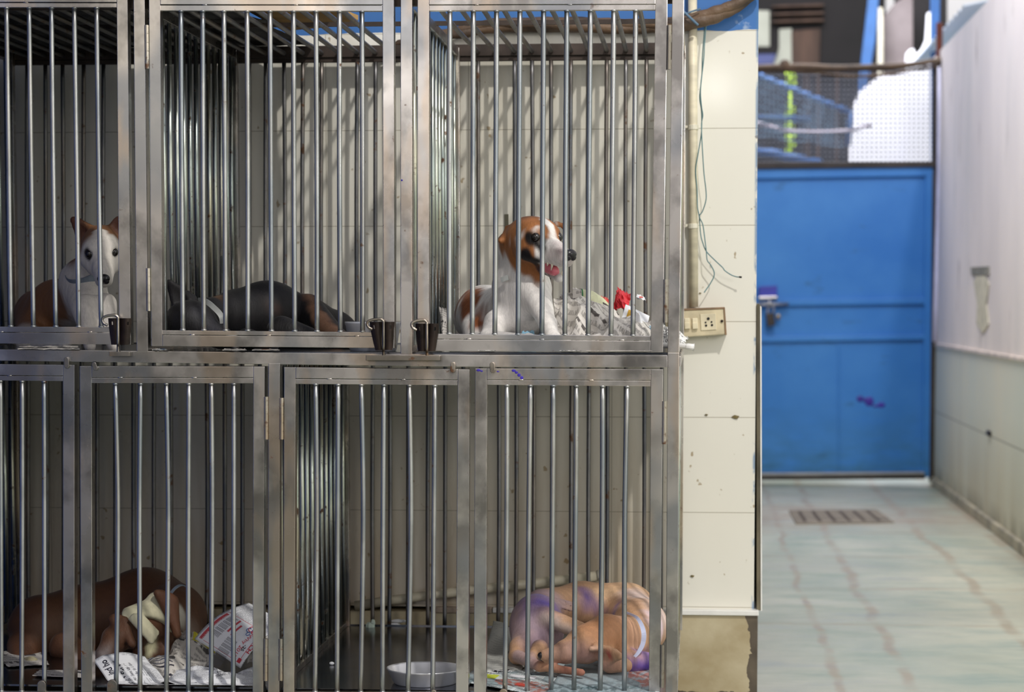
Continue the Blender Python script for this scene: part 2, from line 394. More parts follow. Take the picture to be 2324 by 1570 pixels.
# side facing of the wall end and the protruding footing below the ledge
t=NT('dirty_footing_tiles'); x,y,z=t.sep(t.P())
n1=t.noise(6,detail=5,sc=(1,1,1.4)); n2=t.noise(18,detail=4,off=(3,1,0)); c=t.mix(t.rng(n1,.3,.7), lin((196,184,154)), lin((160,142,106)))
e=t.math('GREATER_THAN',t.math('ADD',x,t.math('MULTIPLY',t.math('SUBTRACT',n2,.5),.06)),XP-.012)
e2=t.math('LESS_THAN',t.math('ADD',z,t.math('MULTIPLY',t.math('SUBTRACT',n2,.5),.05)),.035)
t.set(col=t.mix(t.math('MAXIMUM',e,e2), c, t.mix(n2,lin((52,44,36)),lin((112,100,84)))), rough=.4); t.bump(n2,.4,.004); M['footing']=t.m
b=MB(); b.box((XWL-.3,YW-.022,0),(XP+.010,YG+.3,zLedge-.013)); struct(b.build('trim_footing',M['footing'],bevel=.002))
M['marble']=simple('white_marble_strip',(226,224,218),.3,0,.12,12)
M['marbledirt']=simple('stained_marble_edge',(96,88,70),.5,0,.6,16,sc=(1,1,.4))
M['marbleold']=simple('brown_stained_marble',(168,150,132),.4,0,.3,9)
xl0=float(W(1120,1380,YW)[0])
b=MB(); b.box((xl0,YW-.03,zLedge-.0135),(XP+.012,YW+.2,zLedge+.0)); struct(b.build('trim_ledge',M['marble'],bevel=.002))
b=MB(); b.box((float(W(985,1380,YW)[0]),YW-.028,zLedge-.016),(xl0-.002,YW+.2,zLedge)); struct(b.build('trim_ledge_stained',M['marbleold'],bevel=.003))
zp=float(W(1720,690,YW)[2])
b=MB(); b.pq([(1716.5,693),(1722,688),(1727,694),(1728.2,1385),(1717,1385)],YW-.004,.3); struct(b.build('trim_corridor_edge',M['marbledirt'],bevel=.0015))
b=MB(); b.pq([(1725,694),(1728.4,696),(1729.6,1386),(1726.6,1386)],YW-.006,.3); struct(b.build('trim_corridor_lip',M['marble']))
# left wall, painted dark blue
M['bluewall']=simple('dark_blue_paint',(30,72,158),.45,0,.35,3)
b=MB(); b.box((XWL-.15,-1.2,0),(XWL,YW,3.2)); struct(b.build('wall_left',M['bluewall']))
b=MB(); b.box((XWL-.15,-5.2,0),(XWL,-1.2,3.2)); 
t=NT('reflection_pale_over_dark'); x,y,z=t.sep(t.P()); n=t.noise(2,detail=4); t.set(col=t.mix(t.math('GREATER_THAN',z,1.35),t.mix(n,lin((62,60,56)),lin((84,80,74))),t.mix(n,lin((206,200,192)),lin((228,222,214)))),rough=.8)
struct(b.build('left_reflection_wall',t.m))  # unseen wall added; pale top and dark base shape the steel's reflections
b=MB(); b.box((XWL-.15,-1.6,2.75),(-.75,YW,2.87)); struct(b.build('light_block_slab',simple('light_block_grey',(92,90,88),.9,0,.3,2)))  # unseen slab added to keep skylight off the left cages
b=MB(); b.box((XWL-.15,-7.7,0),(5.5,-7.5,1.25)); struct(b.build('dark_reflection_wall',simple('dark_reflection_grey',(66,64,60),.9,0,.3,2)))  # unseen low wall added behind the camera to darken the steel's reflections
# floor of slate slabs
t=NT('slate_slab_floor'); x,y,z=t.sep(t.P())
wob=t.noise(1.6,detail=4,sc=(1,1,1)); wf=t.math('MULTIPLY',t.math('SUBTRACT',wob,.5),.13)
n1=t.noise(1.1,detail=6,sc=(1.2,.8,1),dist=.6); n2=t.noise(3.2,detail=5,sc=(1,2.2,1),off=(4,2,1)); n3=t.noise(.8,detail=2,off=(7,7,1))
c=t.mix(t.rng(n1,.3,.7), lin((150,160,146)), lin((198,196,178)))
c=t.mix(t.rng(n2,.45,.72,0,.7), c, lin((112,134,130)))
c=t.mix(t.rng(n3,.5,.7,0,.5), c, lin((168,164,150)))
g=None
def jl(v,k,w):
    d=t.math('ABSOLUTE',t.math('SUBTRACT',t.math('ADD',v,wf),k)); return t.math('MULTIPLY',t.rng(d,w*.35,w,1,0),t.rng(t.noise(3.5,detail=5,off=(k,k,0)),.36,.56,.08,1))
for k,w in ((.395,.018),(.60,.026),(1.03,.03),(1.36,.05),(-.4,.02),(1.9,.03)): q=jl(x,k,w); g=q if g is None else t.math('MAXIMUM',g,q)
for k,w in ((2.6,.02),(3.55,.03),(4.6,.02),(5.6,.02),(6.15,.06),(7.6,.04),(-.6,.03),(-2,.03)): g=t.math('MAXIMUM',g,jl(y,k,w))
c=t.mix(t.math('MULTIPLY',g,.6), c, lin((150,130,108)))
dust=t.math('MULTIPLY',t.rng(y,5.4,6.2,0,1),t.rng(y,7.3,6.8,0,1)); c=t.mix(t.math('MULTIPLY',dust,t.rng(n2,.4,.6,.1,.7)), c, lin((158,138,120)))
t.set(col=c, rough=t.rng(n2,.3,.7,.28,.5)); t.bump(n2,.15,.01); M['floor']=t.m
b=MB(); b.box((XWL-.3,-9,-.06),(6,YG+6,0)); struct(b.build('floor',M['floor']))
# right corridor wall: bluish tile dado, marble strip, grimy whitewash above
t=NT('right_wall_tiles_whitewash'); x,y,z=t.sep(t.P())
n1=t.noise(1.2,detail=5,sc=(1,1,.6)); n2=t.noise(1.6,sc=(1,1.4,.22),detail=4,off=(0,3,0)); n3=t.noise(7,sc=(1,1,.3),detail=4,off=(2,3,2))
up=t.mix(t.rng(n1,.3,.72), lin((236,226,222)), lin((214,205,204)))
up=t.mix(t.rng(n2,.5,.75,0,.45), up, lin((172,176,178)))
up=t.mix(t.rng(n3,.62,.74,0,.6), up, lin((128,116,112)))
lo=t.mix(t.rng(n1,.3,.7), lin((206,210,198)), lin((218,214,196)))
lo=t.mix(t.math('MULTIPLY',t.rng(z,.55,0,0,1),t.rng(n2,.3,.7,.2,.9)), lo, lin((170,156,128)))
lo=t.mix(t.math('MULTIPLY',t.rng(z,.14,0,0,1),t.rng(n3,.35,.6)), lo, lin((96,92,74)))
gr=t.math('LESS_THAN',t.math('ABSOLUTE',t.math('SUBTRACT',z,.43)),.004)
gy=t.math('LESS_THAN',t.math('ABSOLUTE',t.math('SUBTRACT',t.math('FRACT',t.math('MULTIPLY',y,.35)),.5)),.0016)
lo=t.mix(t.math('MULTIPLY',t.math('MAXIMUM',gr,gy),.6), lo, lin((120,116,104)))
t.set(col=t.mix(t.math('GREATER_THAN',z,.82), lo, up), rough=t.math('ADD',.5,t.math('MULTIPLY',t.math('GREATER_THAN',z,.82),.15)),spec=.25); t.bump(n3,.1,.004)
M['rwall']=t.m
b=MB(); b.box((XWR,2.6,0),(XWR+.2,YG+.3,2.5)); struct(b.build('wall_right',M['rwall']))
b=MB(); b.box((XWR-.012,2.6,.808),(XWR+.02,YG-.05,.826)); struct(b.build('trim_dado',simple('dado_strip',(214,198,184),.4,0,.3,6),bevel=.003))
b=MB(); b.box((XWR-.02,2.6,0),(XWR+.01,YG-.05,.05)); struct(b.build('baseboard_right',simple('grimy_skirting',(150,142,122),.5,0,.5,6),bevel=.006))
# plastered-over patch low on the right wall
m=MB(); yc=float(W(2228,700,YG)[0]); 
def wallR(px,py,off=0):               # point on the right wall seen at a spot
    d=RM@np.array([(px-PPX)/F,-(py-PPY)/F,-1.0]); k=(XWR-off)/d[0]; return CP+d*k
M['plaster']=simple('rough_plaster',(196,190,172),.8,0,.25,20,bump=.5); M['greyputty']=simple('dark_putty',(120,118,110),.8,0,.4,14)
a=[wallR(2212,640),wallR(2222,618),wallR(2236,620),wallR(2246,645),wallR(2241,690),wallR(2246,735),wallR(2232,757),wallR(2218,735),wallR(2220,690)]
m.prism(a,(-.006,0,0)); struct(m.build('trim_wall_patch',M['plaster'],bevel=.002))
m=MB(); m.prism([wallR(2206,606),wallR(2246,604),wallR(2247,624),wallR(2208,626)],(-.008,0,0)); struct(m.build('trim_wall_bracket_mark',M['greyputty'],bevel=.002))
m=MB(); q=wallR(2247,983); m.box((q[0]-.012,q[1]-.05,q[2]-.012),(q[0],q[1]+.06,q[2]+.012)); struct(m.build('trim_wall_stub',M['latch'],bevel=.004))
# ------------------------------------------------------------------ services on the tiled wall
M['pvc']=simple('old_white_pvc',(222,216,196),.4,0,.12,10)
M['pvcd']=simple('yellowed_white_pvc',(214,204,178),.45,0,.22,9,sc=(1,1,3))
def root_mesh(ob,label,cat,group=None): return tag(ob,label,cat,group)
cond=thing('conduit_pipe',W(1574,695,YW-.016),'white plastic conduit running down the tiled wall to the switchboard','pipe')
MB().tube([W(1571.5,-60,YW-.016),W(1573,300,YW-.016),W(1574.5,697,YW-.016)],.0115,16).build('pipe',M['pvcd'],cond,smooth=True)
for y,xx in ((289,1573),(513,1573)):
    m=MB(); m.tube([W(xx,y-5.5,YW-.016),W(xx+.3,y+5.5,YW-.016)],.0138,16)
    m.pq([(xx-14,y-5),(xx+10,y-5.5),(xx+12,y+5),(xx-12,y+6)],YW-.010,.009); m.tube([W(xx-15,y-1,YW-.008),W(xx-15,y-1,YW-.018)],.004,8); m.build('clamp',M['pvc'],cond,bevel=.001)
sb=thing('switchboard',W(1590,766,YW-.02),'grimy ivory switchboard with two rocker switches and a five-pin socket','switchboard')
M['ivory']=simple('grimy_ivory_plastic',(206,192,160),.4,0,.25,14); M['ivory2']=simple('ivory_plastic',(216,204,174),.35,0,.15,20); M['hole']=simple('dark_hole',(22,20,18),.8,0,.1); M['brownedge']=simple('brown_wooden_edge',(140,112,84),.6,0,.3,20)
m=MB(); m.pq([(1498,706),(1644,699),(1648,759),(1498,769)],YW-.045,.045); m.build('box',M['ivory'],sb,bevel=.003)
m=MB(); m.pq([(1498,702),(1645,696.5),(1645.5,701),(1498,707)],YW-.047,.047); m.pq([(1641.5,699),(1645.5,698.5),(1649.5,760),(1645,760)],YW-.047,.047); m.build('wooden_edge',M['brownedge'],sb,bevel=.001)
for x in (1553,1571): 
    m=MB(); m.pq([(x,722),(x+12,721.4),(x+13,746),(x+1,747)],YW-.051,.008); m.pq([(x,732),(x+12.5,731.4),(x+13,746),(x+1,747)],YW-.054,.006); m.build('rocker_switch',M['ivory2'],sb,bevel=.0015)
m=MB(); m.pq([(1589,713),(1624,711),(1626,748),(1591,750)],YW-.0475,.004); sk=m.build('socket',M['ivory2'],sb,bevel=.001)
m=MB()
for x,y,r in ((1607.5,723,3.2),(1601.5,731.5,2),(1615,730.5,2),(1602.5,738.5,2.6),(1616,737.5,2.6)): m.tube([W(x,y,YW-.049),W(x,y,YW-.044)],r*.00115,10)
m.build('pin_hole',M['hole'],sk)
m=MB(); m.tube([W(1638.5,728.5,YW-.0485),W(1638.5,728.5,YW-.044)],.0036,12); m.build('screw',M['latch'],sb)
M['wire']=simple('blue_green_wire',(92,128,132),.4,0,.2,20)
def wire(pts,Y0,label,tip=True):
    m=MB(); P=[W(x,y,YW-Y0-.002*math.sin(i*1.3)) for i,(x,y) in enumerate(pts)]; m.tube(dense(P,5),.0014,8); o=m.build('wire',M['wire'],smooth=True)
    tag(o,label,'wire'); 
    if tip: MB().tube([P[-1],P[-1]+(P[-1]-P[-2])/np.linalg.norm(P[-1]-P[-2])*.006],.0024,8).build('wire_tip',M['hole'],o)
    return o
wire([(1600,50),(1597,90),(1594,130),(1593,170),(1588,220),(1592,252),(1592,300),(1585,345),(1579,385),(1582,430),(1583,470),(1587,492),(1590,530),(1594,548),(1603,570),(1622,590),(1640,607),(1645,614),(1660,624),(1672,628),(1678,628.5)],.03,'thin blue-green wire ending in a dark tip out to the right on the tiles')
wire([(1603,52),(1599,100),(1597,135),(1590,200),(1592,240),(1595,262),(1592,290),(1597,385),(1602,430),(1602,455),(1594,480),(1587,491),(1595,510),(1600,545),(1603,570),(1605,590),(1612,600),(1620,615),(1620,628),(1611,645),(1602,658),(1598,664)],.034,'thin blue-green wire curling down just above the switchboard',tip=False)
# brown cable bundle over the cages
t=NT('brown_taped_cables'); n=t.noise(9,sc=(1,1,3),detail=5); n2=t.noise(40,detail=3)
t.set(col=t.mix(t.rng(n,.3,.7),lin((56,44,34)),lin((112,88,66))),rough=.55); t.bump(t.math('ADD',n,n2),.5,.006); M['cable']=t.m
P=[W(x,y,YW-.035) for x,y in ((860,114),(905,100),(960,88),(1045,74),(1120,58),(1200,56),(1300,57),(1400,60),(1480,58),(1550,52),(1600,42),(1640,26),(1680,6),(1720,-25))]
m=MB(); rr=[.006,.011,.014,.016,.018,.0185,.019,.0185,.018,.02,.0205,.0185,.0165,.016]
D=dense(P,5); R=[rr[min(len(rr)-1,int(i/5))]*(1+.05*math.sin(i*1.7)) for i in range(len(D))]
for k in range(3):
    a=k*2.1; m.tube([p+np.array([0,math.cos(a+i*.12),math.sin(a+i*.12)])*R[i]*.35 for i,p in enumerate(D)],[r*.78 for r in R],12)
cb=m.build('cable_bundle',M['cable'],smooth=True); tag(cb,'thick brown taped cable bundle sagging across the blue wall above the rack','cable')
M['string']=simple('blue_string',(86,110,130),.7,0,.3,30)
m=MB(); m.tube(dense([W(1542,18,YW-.06),W(1553,28,YW-.07),W(1568,42,YW-.07),W(1584,57,YW-.06)]),.0035,8); m.tube(dense([W(1545,38,YW-.06),W(1565,28,YW-.066),W(1590,20,YW-.06)]),.0025,8); m.build('tie_string',M['string'],cb,smooth=True)
# fallen white pipe behind the rack
pp=MB().tube([W(806,1374.5,YW-.037),W(960,1352,YW-.037),W(1366,1305,YW-.037)],.0125,18).build('plastic_pipe',M['pvcd'],smooth=True)
tag(pp,'loose white plastic pipe leaning on the ledge behind the lower right cage','pipe')
MB().tube([W(1356,1306.2,YW-.037),W(1369,1304.6,YW-.037)],.0150,18).build('pipe_coupling',M['pvc'],pp,smooth=True)
# wall debris and the tape mark behind the white dog
# ------------------------------------------------------------------ gate at the end of the corridor
def G(x,y,o=0): return W(x,y,YG+o)
t=NT('blue_gate_paint'); n=t.noise(1.6,detail=5); n2=t.noise(5,detail=5,sc=(1,1,3),off=(3,1,2)); x,y,z=t.sep(t.P())
c=t.mix(t.rng(n,.3,.7),lin((38,112,192)),lin((68,136,208)))
c=t.mix(t.math('MULTIPLY',t.rng(z,.5,0,0,1),t.rng(n2,.35,.65)),c,lin((54,112,156)))
c=t.mix(t.rng(n2,.64,.72,0,.5),c,lin((40,84,120)))
t.set(col=c,rough=.42,spec=.4); M['gate']=t.m
M['gaterust']=simple('dark_rusted_iron',(58,52,50),.6,.3,.4,6); M['gateflange']=simple('galvanised_edge',(150,150,150),.5,.5,.2,6)
M['rustred']=simple('red_rust',(96,44,30),.8,0,.4,5)
gt=thing('metal_gate',(float(G(1900,1085)[0]),YG+.03,.03),'blue painted sheet metal gate closing the end of the corridor','gate')
def gq(name,c,o,d,mat,par=gt,bev=.004):
    return MB().pq(c,YG+o,d).build(name,M[mat],par,bevel=bev)
gq('gate_panel',[(1640,392),(2106,385),(2100,1076),(1640,1079)],.03,.012,'gate')
gq('gate_frame_rail',[(1640,384),(2118,377),(2118,399),(1640,407)],0,.045,'gate')
gq('gate_frame_stile',[(2100,399),(2119,398),(2110,1083),(2094,1083)],.002,.04,'gate')
gq('gate_frame_rail',[(1640,682),(2100,675),(2100,690),(1640,696)],.006,.03,'gate')
gq('gate_frame_rail',[(1640,765),(2100,759),(2100,771),(1640,778)],.006,.03,'gate')
gq('gate_rib',[(1902,779),(1907,779),(1907,1078),(1902,1078)],.02,.012,'gate',bev=.002)
gq('gate_bottom_bar',[(1640,1077),(2100,1074),(2100,1087),(1640,1090)],.0,.04,'gaterust')
gq('gate_bottom_flange',[(1640,1074),(2098,1071),(2098,1077),(1640,1081)],-.006,.02,'gateflange')  # plain grey strip along the bottom of the gate
# purple smears on the gate
M['ink']=simple('purple_ink',(52,34,150),.5,0,.3,10); M['inkl']=simple('purple_ink_faint',(60,64,170),.5,0,.3,10)
m=MB()
for x,y,a,b_ in ((1952,905,8,7),(1973,911,10,11),(1966,908,7,6),(2000,919,9,6),(1988,921,7,3)): m.ell(G(x,y,.029),(a*.0026,.003,b_*.0026),n=14,m=8)
m.build('ink_smear',M['ink'],gt,smooth=True)
# bolt, hasp and padlock
M['chrome']=steel('bright_bolt',(220,215,215),.25,.2,sc=(10,10,10))
m=MB(); m.tube([G(1700,691,-.03),G(1790,690,-.03)],.010,12); m.build('slide_bolt',M['chrome'],gt,smooth=True)
m=MB(); m.ell(G(1746,688,-.05),(.02,.016,.014)); m.build('bolt_knob',M['chrome'],gt,smooth=True)
gq('lock_plate',[(1722,650),(1764,648),(1764,677),(1722,678)],-.02,.05,'inkl')
gq('lock_plate_edge',[(1722,673),(1764,672),(1764,678),(1722,680)],-.024,.05,'chrome')
pl=MB(); pl.pq([(1738,712),(1757,709),(1760,738),(1742,742)],YG-.05,.03); plo=pl.build('padlock',M['gaterust'],bevel=.006); tag(plo,'small dark padlock hanging from the bolt of the blue gate','padlock')
MB().tube(dense([G(1742,714,-.035),G(1743,700,-.035),G(1750,692,-.035),G(1756,699,-.035),G(1755,712,-.035)]),.006,10).build('shackle',M['chrome'],plo,smooth=True)
m=MB(); m.ell(G(1766,719,-.02),(.016,.006,.018)); tg=m.build('metal_disc',M['hinge'],smooth=True); tag(tg,'small pale metal disc hanging beside the padlock on the gate','disc')
# frame around gate and the wire-mesh transom above
fr=thing('gate_surround',(float(G(1900,370)[0]),YG+.05,0),'dark iron frame around the blue gate with a wire mesh panel above','frame')
gq('lintel',[(1640,368),(2124,366),(2124,379),(1640,384)],-.02,.06,'gaterust',fr)
gq('jamb',[(2118,142),(2128,142),(2122,1088),(2109,1093),(2113,700)],.0,.05,'gaterust',fr)
gq('jamb_rust',[(2126,50),(2140,52),(2138,140),(2126,142)],-.02,.04,'rustred',fr)
mm=MB()
for i in range(46):
    x=1640+i*10.6; 
    if x<2120: mm.tube([G(x,150,.02),G(x-1,369,.02)],.0046,5,cap=False)
for j in range(21):
    y=150+j*10.9; mm.tube([G(1640,y,.026),G(2120,y-1,.026)],.0046,5,cap=False)
M['mesh']=simple('galvanised_wire',(96,100,112),.5,.3,.2,4)
mm.build('wire_mesh',M['mesh'],fr)
cw=MB().tube([G(2134,149,-.05),G(2131,400,-.05),G(2125,640,-.05),G(2121,775,-.05)],.0125,14).build('conduit_pipe',simple('lavender_white_plastic',(206,206,236),.4),smooth=True)
tag(cw,'pale lilac plastic conduit standing in the corner right of the blue gate','pipe')
# sagging brown wires across the transom
m=MB()
for o,pts in ((0,[(1640,156),(1800,150),(1900,153),(1980,151),(2060,147),(2110,140),(2150,136)]),(.02,[(1640,160),(1720,159),(1850,157),(1960,156),(2040,152),(2150,132)]),(.03,[(1640,150),(1800,160),(1920,172),(2000,170),(2060,160),(2120,150),(2150,140)])):
    m.tube(dense([G(x,y,-.10+o) for x,y in pts]),.015 if o<.03 else .009,10)
cbl=m.build('cable_bundle',M['cable'],smooth=True); tag(cbl,'brown cables strung across the top of the wire mesh above the gate','cable')
m=MB(); m.ell(G(1781,146,-.1),(.03,.02,.03)); m.build('cable_knot',M['cable'],cbl,smooth=True)
# drain grating in the floor
M['grate']=simple('muddy_concrete',(116,108,98),.8,0,.35,6); M['slot']=simple('muddy_slot',(62,52,48),.9,0,.3,8)
def floorp(px,py,z=0.0):
    d=RM@np.array([(px-PPX)/F,-(py-PPY)/F,-1.0]); k=(z-H)/d[2]; return CP+d*k
gp=[floorp(1790,1160),floorp(1990,1158),floorp(2030,1187),floorp(1806,1190)]
m=MB(); m.prism([p+np.array([0,0,.006]) for p in gp],(0,0,-.01)); dg=m.build('drain_cover',M['grate'],bevel=.003); tag(dg,'muddy slotted drain cover in the floor before the blue gate','drain')
for i in range(6):
    u=(i+.6)/6.6; a=gp[0]+(gp[1]-gp[0])*u; c=gp[3]+(gp[2]-gp[3])*u; d1=(gp[1]-gp[0])*.035
    m=MB(); q0=a+(c-a)*.12; q1=a+(c-a)*.9; m.prism([q0+np.array([0,0,.0075]),q0+d1+np.array([0,0,.0075]),q1+d1+np.array([0,0,.0075]),q1+np.array([0,0,.0075])],(0,0,-.003)); m.build('drain_slot',M['slot'],dg)
# ------------------------------------------------------------------ yard beyond the gate
def yard(name,outline,Y,dep,mat,label,cat,bev=.006):
    o=MB().pq(outline,Y,dep).build(name,mat,bevel=bev); tag(o,label,cat); return o
M['sheetw']=simple('white_plastic_sheet',(246,246,252),.6,0,.03,3)
t=NT('stained_board'); n=t.noise(1.2,detail=5); t.set(col=t.mix(t.rng(n,.3,.65),lin((60,46,46)),lin((140,130,130))),rough=.7); M['stain']=t.m
M['blackish']=simple('dark_shed_timber',(20,16,17),.8,0,.5,2); M['bluep']=simple('blue_post_paint',(44,92,150),.5,0,.2,4); M['cream']=simple('cream_panel',(170,172,158),.6,0,.1,3)
M['brownw']=simple('brown_boards',(74,56,46),.8,0,.5,3,sc=(3,1,.4)); M['leaf']=simple('lime_leaves',(196,230,70),.5,0,.25,9)
yard('white_board',[(1920,1015),(1928,330),(1932,250),(1950,210),(1984,180),(2030,163),(2080,155),(2125,150),(2160,1015)],11.3,.04,M['sheetw'],'large sunlit white sheet standing behind the wire mesh above the gate','sheet')
yard('white_offcut',[(2055,142),(2056,122),(2066,112),(2074,110),(2080,124),(2092,110),(2100,92),(2104,30),(2114,26),(2116,92),(2126,98),(2150,1020),(2060,1020)],11.1,.03,M['sheetw'],'ragged white scrap of sheet above the cables near the right wall','sheet')
yard('stained_board',[(2000,1010),(2002,40),(2030,8),(2072,-20),(2074,1010)],11.6,.03,M['stain'],'grey-brown stained board leaning behind the blue post','board')
yard('blue_post',[(1974,-30),(1997,-30),(1987,90),(1966,215),(1962,1000),(1938,1000),(1946,215)],11.45,.06,M['bluep'],'slanting blue post standing in the yard behind the mesh','post')
yard('blue_post',[(2113,-30),(2134,-30),(2132,90),(2132,1060),(2116,1060)],9.6,.06,M['bluep'],'short blue post at the top of the corridor wall, right of the ragged scrap','post')
o=MB().tube([W(1996,18,11.5),W(1998,80,11.5),W(1996,1000,11.5)],.022,12).build('plastic_pipe',M['pvc'],smooth=True); tag(o,'white upright pipe just right of the slanting blue post','pipe')
yard('shed_wall',[(1300,-200),(2012,-200),(2000,980),(1300,980)],13.6,.05,M['blackish'],'dark timber shed wall in the yard far behind the gate','shed')
yard('shed_wall',[(2030,-200),(2150,-200),(2150,1005),(2030,1005)],11.9,.05,M['blackish'],'dark board behind the ragged white scrap of sheet','board')
yard('brown_boards',[(1795,70),(1862,64),(1860,150),(1795,150)],13.57,.03,M['brownw'],'weathered brown boards in the yard above the cables','board')
yard('cream_board',[(1640,22),(1747,24),(1747,106),(1640,106)],13.57,.03,M['cream'],'cream board right beside the tiled wall, above the mesh','board')
yard('cream_board',[(1752,148),(1768,110),(1768,66),(1797,64),(1798,150)],13.57,.03,M['cream'],'narrow cream board between the bigger cream board and brown boards','board')
for y in (12,30,46): 
    o=MB().pq([(1752,y),(1870,y-4),(1870,y+2),(1752,y+5)],13.5,.1).build('shelf_slat',M['brownw'],bevel=.004); tag(o,['topmost','middle','lowest'][(12,30,46).index(y)]+' of three brown slats on the dark shed wall','slat','slats on the shed wall')
yard('dark_shelf',[(1640,108),(1766,108),(1764,122),(1640,124)],13.5,.1,M['blackish'],'dark shelf under the cream board','shelf')
yard('navy_bin',[(1640,124),(1762,122),(1755,146),(1640,148)],13.5,.1,simple('navy_paint',(50,62,120),.5),'navy blue box under the dark shelf','box')
for x,wd,y1 in ((1826,10,330),(1850,12,345),(1896,9,330)):
    o=yard('shed_stud',[(x,160),(x+wd,160),(x+wd+2,975),(x+1,975)],13.55,.05,M['brownw'],{1826:'leftmost',1850:'middle',1896:'rightmost'}[x]+' of three brown uprights seen through the mesh','post')
    o['group']='brown uprights in the yard'
# tilted blue mesh frame
fm=thing('mesh_frame',W(1800,300,9.8),'tilted blue-framed mesh panel hanging in the yard behind the transom','panel')
m=MB(); m.tube([W(1640,130,10.2),W(1740,178,10.0),W(1930,255,9.6)],.02,8); m.tube([W(1640,262,9.9),W(1840,271,9.9)],.018,8); m.tube([W(1930,255,9.6),W(1925,330,9.6)],.016,8); m.tube([W(1640,335,9.8),W(1740,345,9.8),W(1862,372,9.6)],.03,8); m.build('frame_tube',M['bluep'],fm,smooth=True)
m=MB()
for i in range(30):
    u=i/29; m.tube([W(1645+u*280,140+u*115,9.95-.3*u),W(1645+u*278,300+u*35,9.9-.3*u)],.003,4,cap=False)
for j in range(9):
    v=j/8; m.tube([W(1645,140+160*v,9.95),W(1925,255+80*v,9.62)],.003,4,cap=False)
m.build('wire_mesh',simple('blue_wire',(110,140,165),.5,.2,.2,4),fm)
wr=MB().tube(dense([W(1640,272,9.2),W(1720,280,9.2),W(1790,297,9.2),W(1870,300,9.2),W(1930,295,9.2),W(1976,284,9.2)]),.011,8).build('rope',simple('lilac_rope',(206,196,206),.6,0,.2,10),smooth=True); tag(wr,'pale sagging rope behind the wire mesh above the gate','rope')
m=MB(); m.tube([W(1794,975,12.4),W(1790,600,12.4),W(1794,170,12.4)],.02,6)
for k in range(90):
    y=rnd.choice([rnd.uniform(160,200),rnd.uniform(240,350),rnd.uniform(300,355)]); x=1794+rnd.uniform(-8,8)
    c=W(x,y,12.4+rnd.uniform(-.1,.1)); Rr=np.array(Euler((rnd.uniform(-1,1),rnd.uniform(-1,1),rnd.uniform(0,3))).to_matrix()); m.ell(c,(.03,.004,.014),Rr,n=8,m=5)
o=m.build('foliage',M['leaf'],smooth=True); tag(o,'slit of sunlit lime green foliage in the yard behind the mesh','foliage',kind='stuff')
# translucent roofing above the corridor wall
m=MB(); n=60
for j in (0,1):
    for i in range(n+1):
        yy=YG-1+i*.05; m.v.append((XWR+.02+j*1.2,yy,2.62+.012*math.sin(i*1.57)+j*.25))
m.f=[(i,i+1,n+1+i+1,n+1+i) for i in range(n)]
tr=NT('translucent_roofing'); tr.set(col=lin((190,205,222)),rough=.4,trans=.5); o=m.build('roofing_sheet',tr.m,fix=False); so=o.modifiers.new('s','SOLIDIFY'); so.thickness=.004; tag(o,'translucent corrugated roofing sheet over the top of the right wall','roofing')
# ------------------------------------------------------------------ smooth bodies (one continuous surface each)
def seg_d(P,a,b,ra,rb):
    ab=b-a; t=np.clip(((P-a)@ab)/(ab@ab+1e-12),0,1); return np.linalg.norm(P-(a+t[...,None]*ab),axis=-1)-(ra+(rb-ra)*t)
def ell_d(P,c,r,R=None):
    q=P-c; q = q@R if R is not None else q
    k=np.linalg.norm(q/r,axis=-1); k2=np.linalg.norm(q/(r*r),axis=-1); return k*(k-1)/(k2+1e-9)
def prim_d(P,p):
    return seg_d(P,p[1],p[2],p[3],p[4]) if p[0]=='c' else ell_d(P,p[1],p[2],p[3])
def bbox(p,pad):
    if p[0]=='c':
        r=max(p[3],p[4])+pad; return np.minimum(p[1],p[2])-r, np.maximum(p[1],p[2])+r
    r=max(p[2])+pad; return p[1]-r,p[1]+r
def field(prims,h):
    los,his=zip(*[bbox(p,.0) for p in prims if p[5]!='sub']); lo=np.min(los,0)-3*h; hi=np.max(his,0)+3*h
    n=np.ceil((hi-lo)/h).astype(int)+1; Fd=np.full(n,1.0,np.float32)
    ax=[lo[i]+h*np.arange(n[i]) for i in range(3)]
    for p in prims:
        k=p[4+2] if len(p)>6 else .01
        a,b=bbox(p,k*1.2+2*h); i0=np.maximum(0,((a-lo)/h).astype(int)); i1=np.minimum(n,((b-lo)/h).astype(int)+2)
        sl=tuple(slice(i0[i],i1[i]) for i in range(3))
        X,Y_,Z=np.meshgrid(*[ax[i][sl[i]] for i in range(3)],indexing='ij'); P=np.stack([X,Y_,Z],-1)
        d=prim_d(P,p); f=Fd[sl]
        if p[5]=='sub':
            hh=np.clip(.5-.5*(f+d)/k,0,1); f2=f*(1-hh)+(-d)*hh+k*hh*(1-hh)
        else:
            hh=np.clip(.5+.5*(f-d)/k,0,1); f2=f*(1-hh)+d*hh-k*hh*(1-hh)
        Fd[sl]=f2
    return Fd,lo
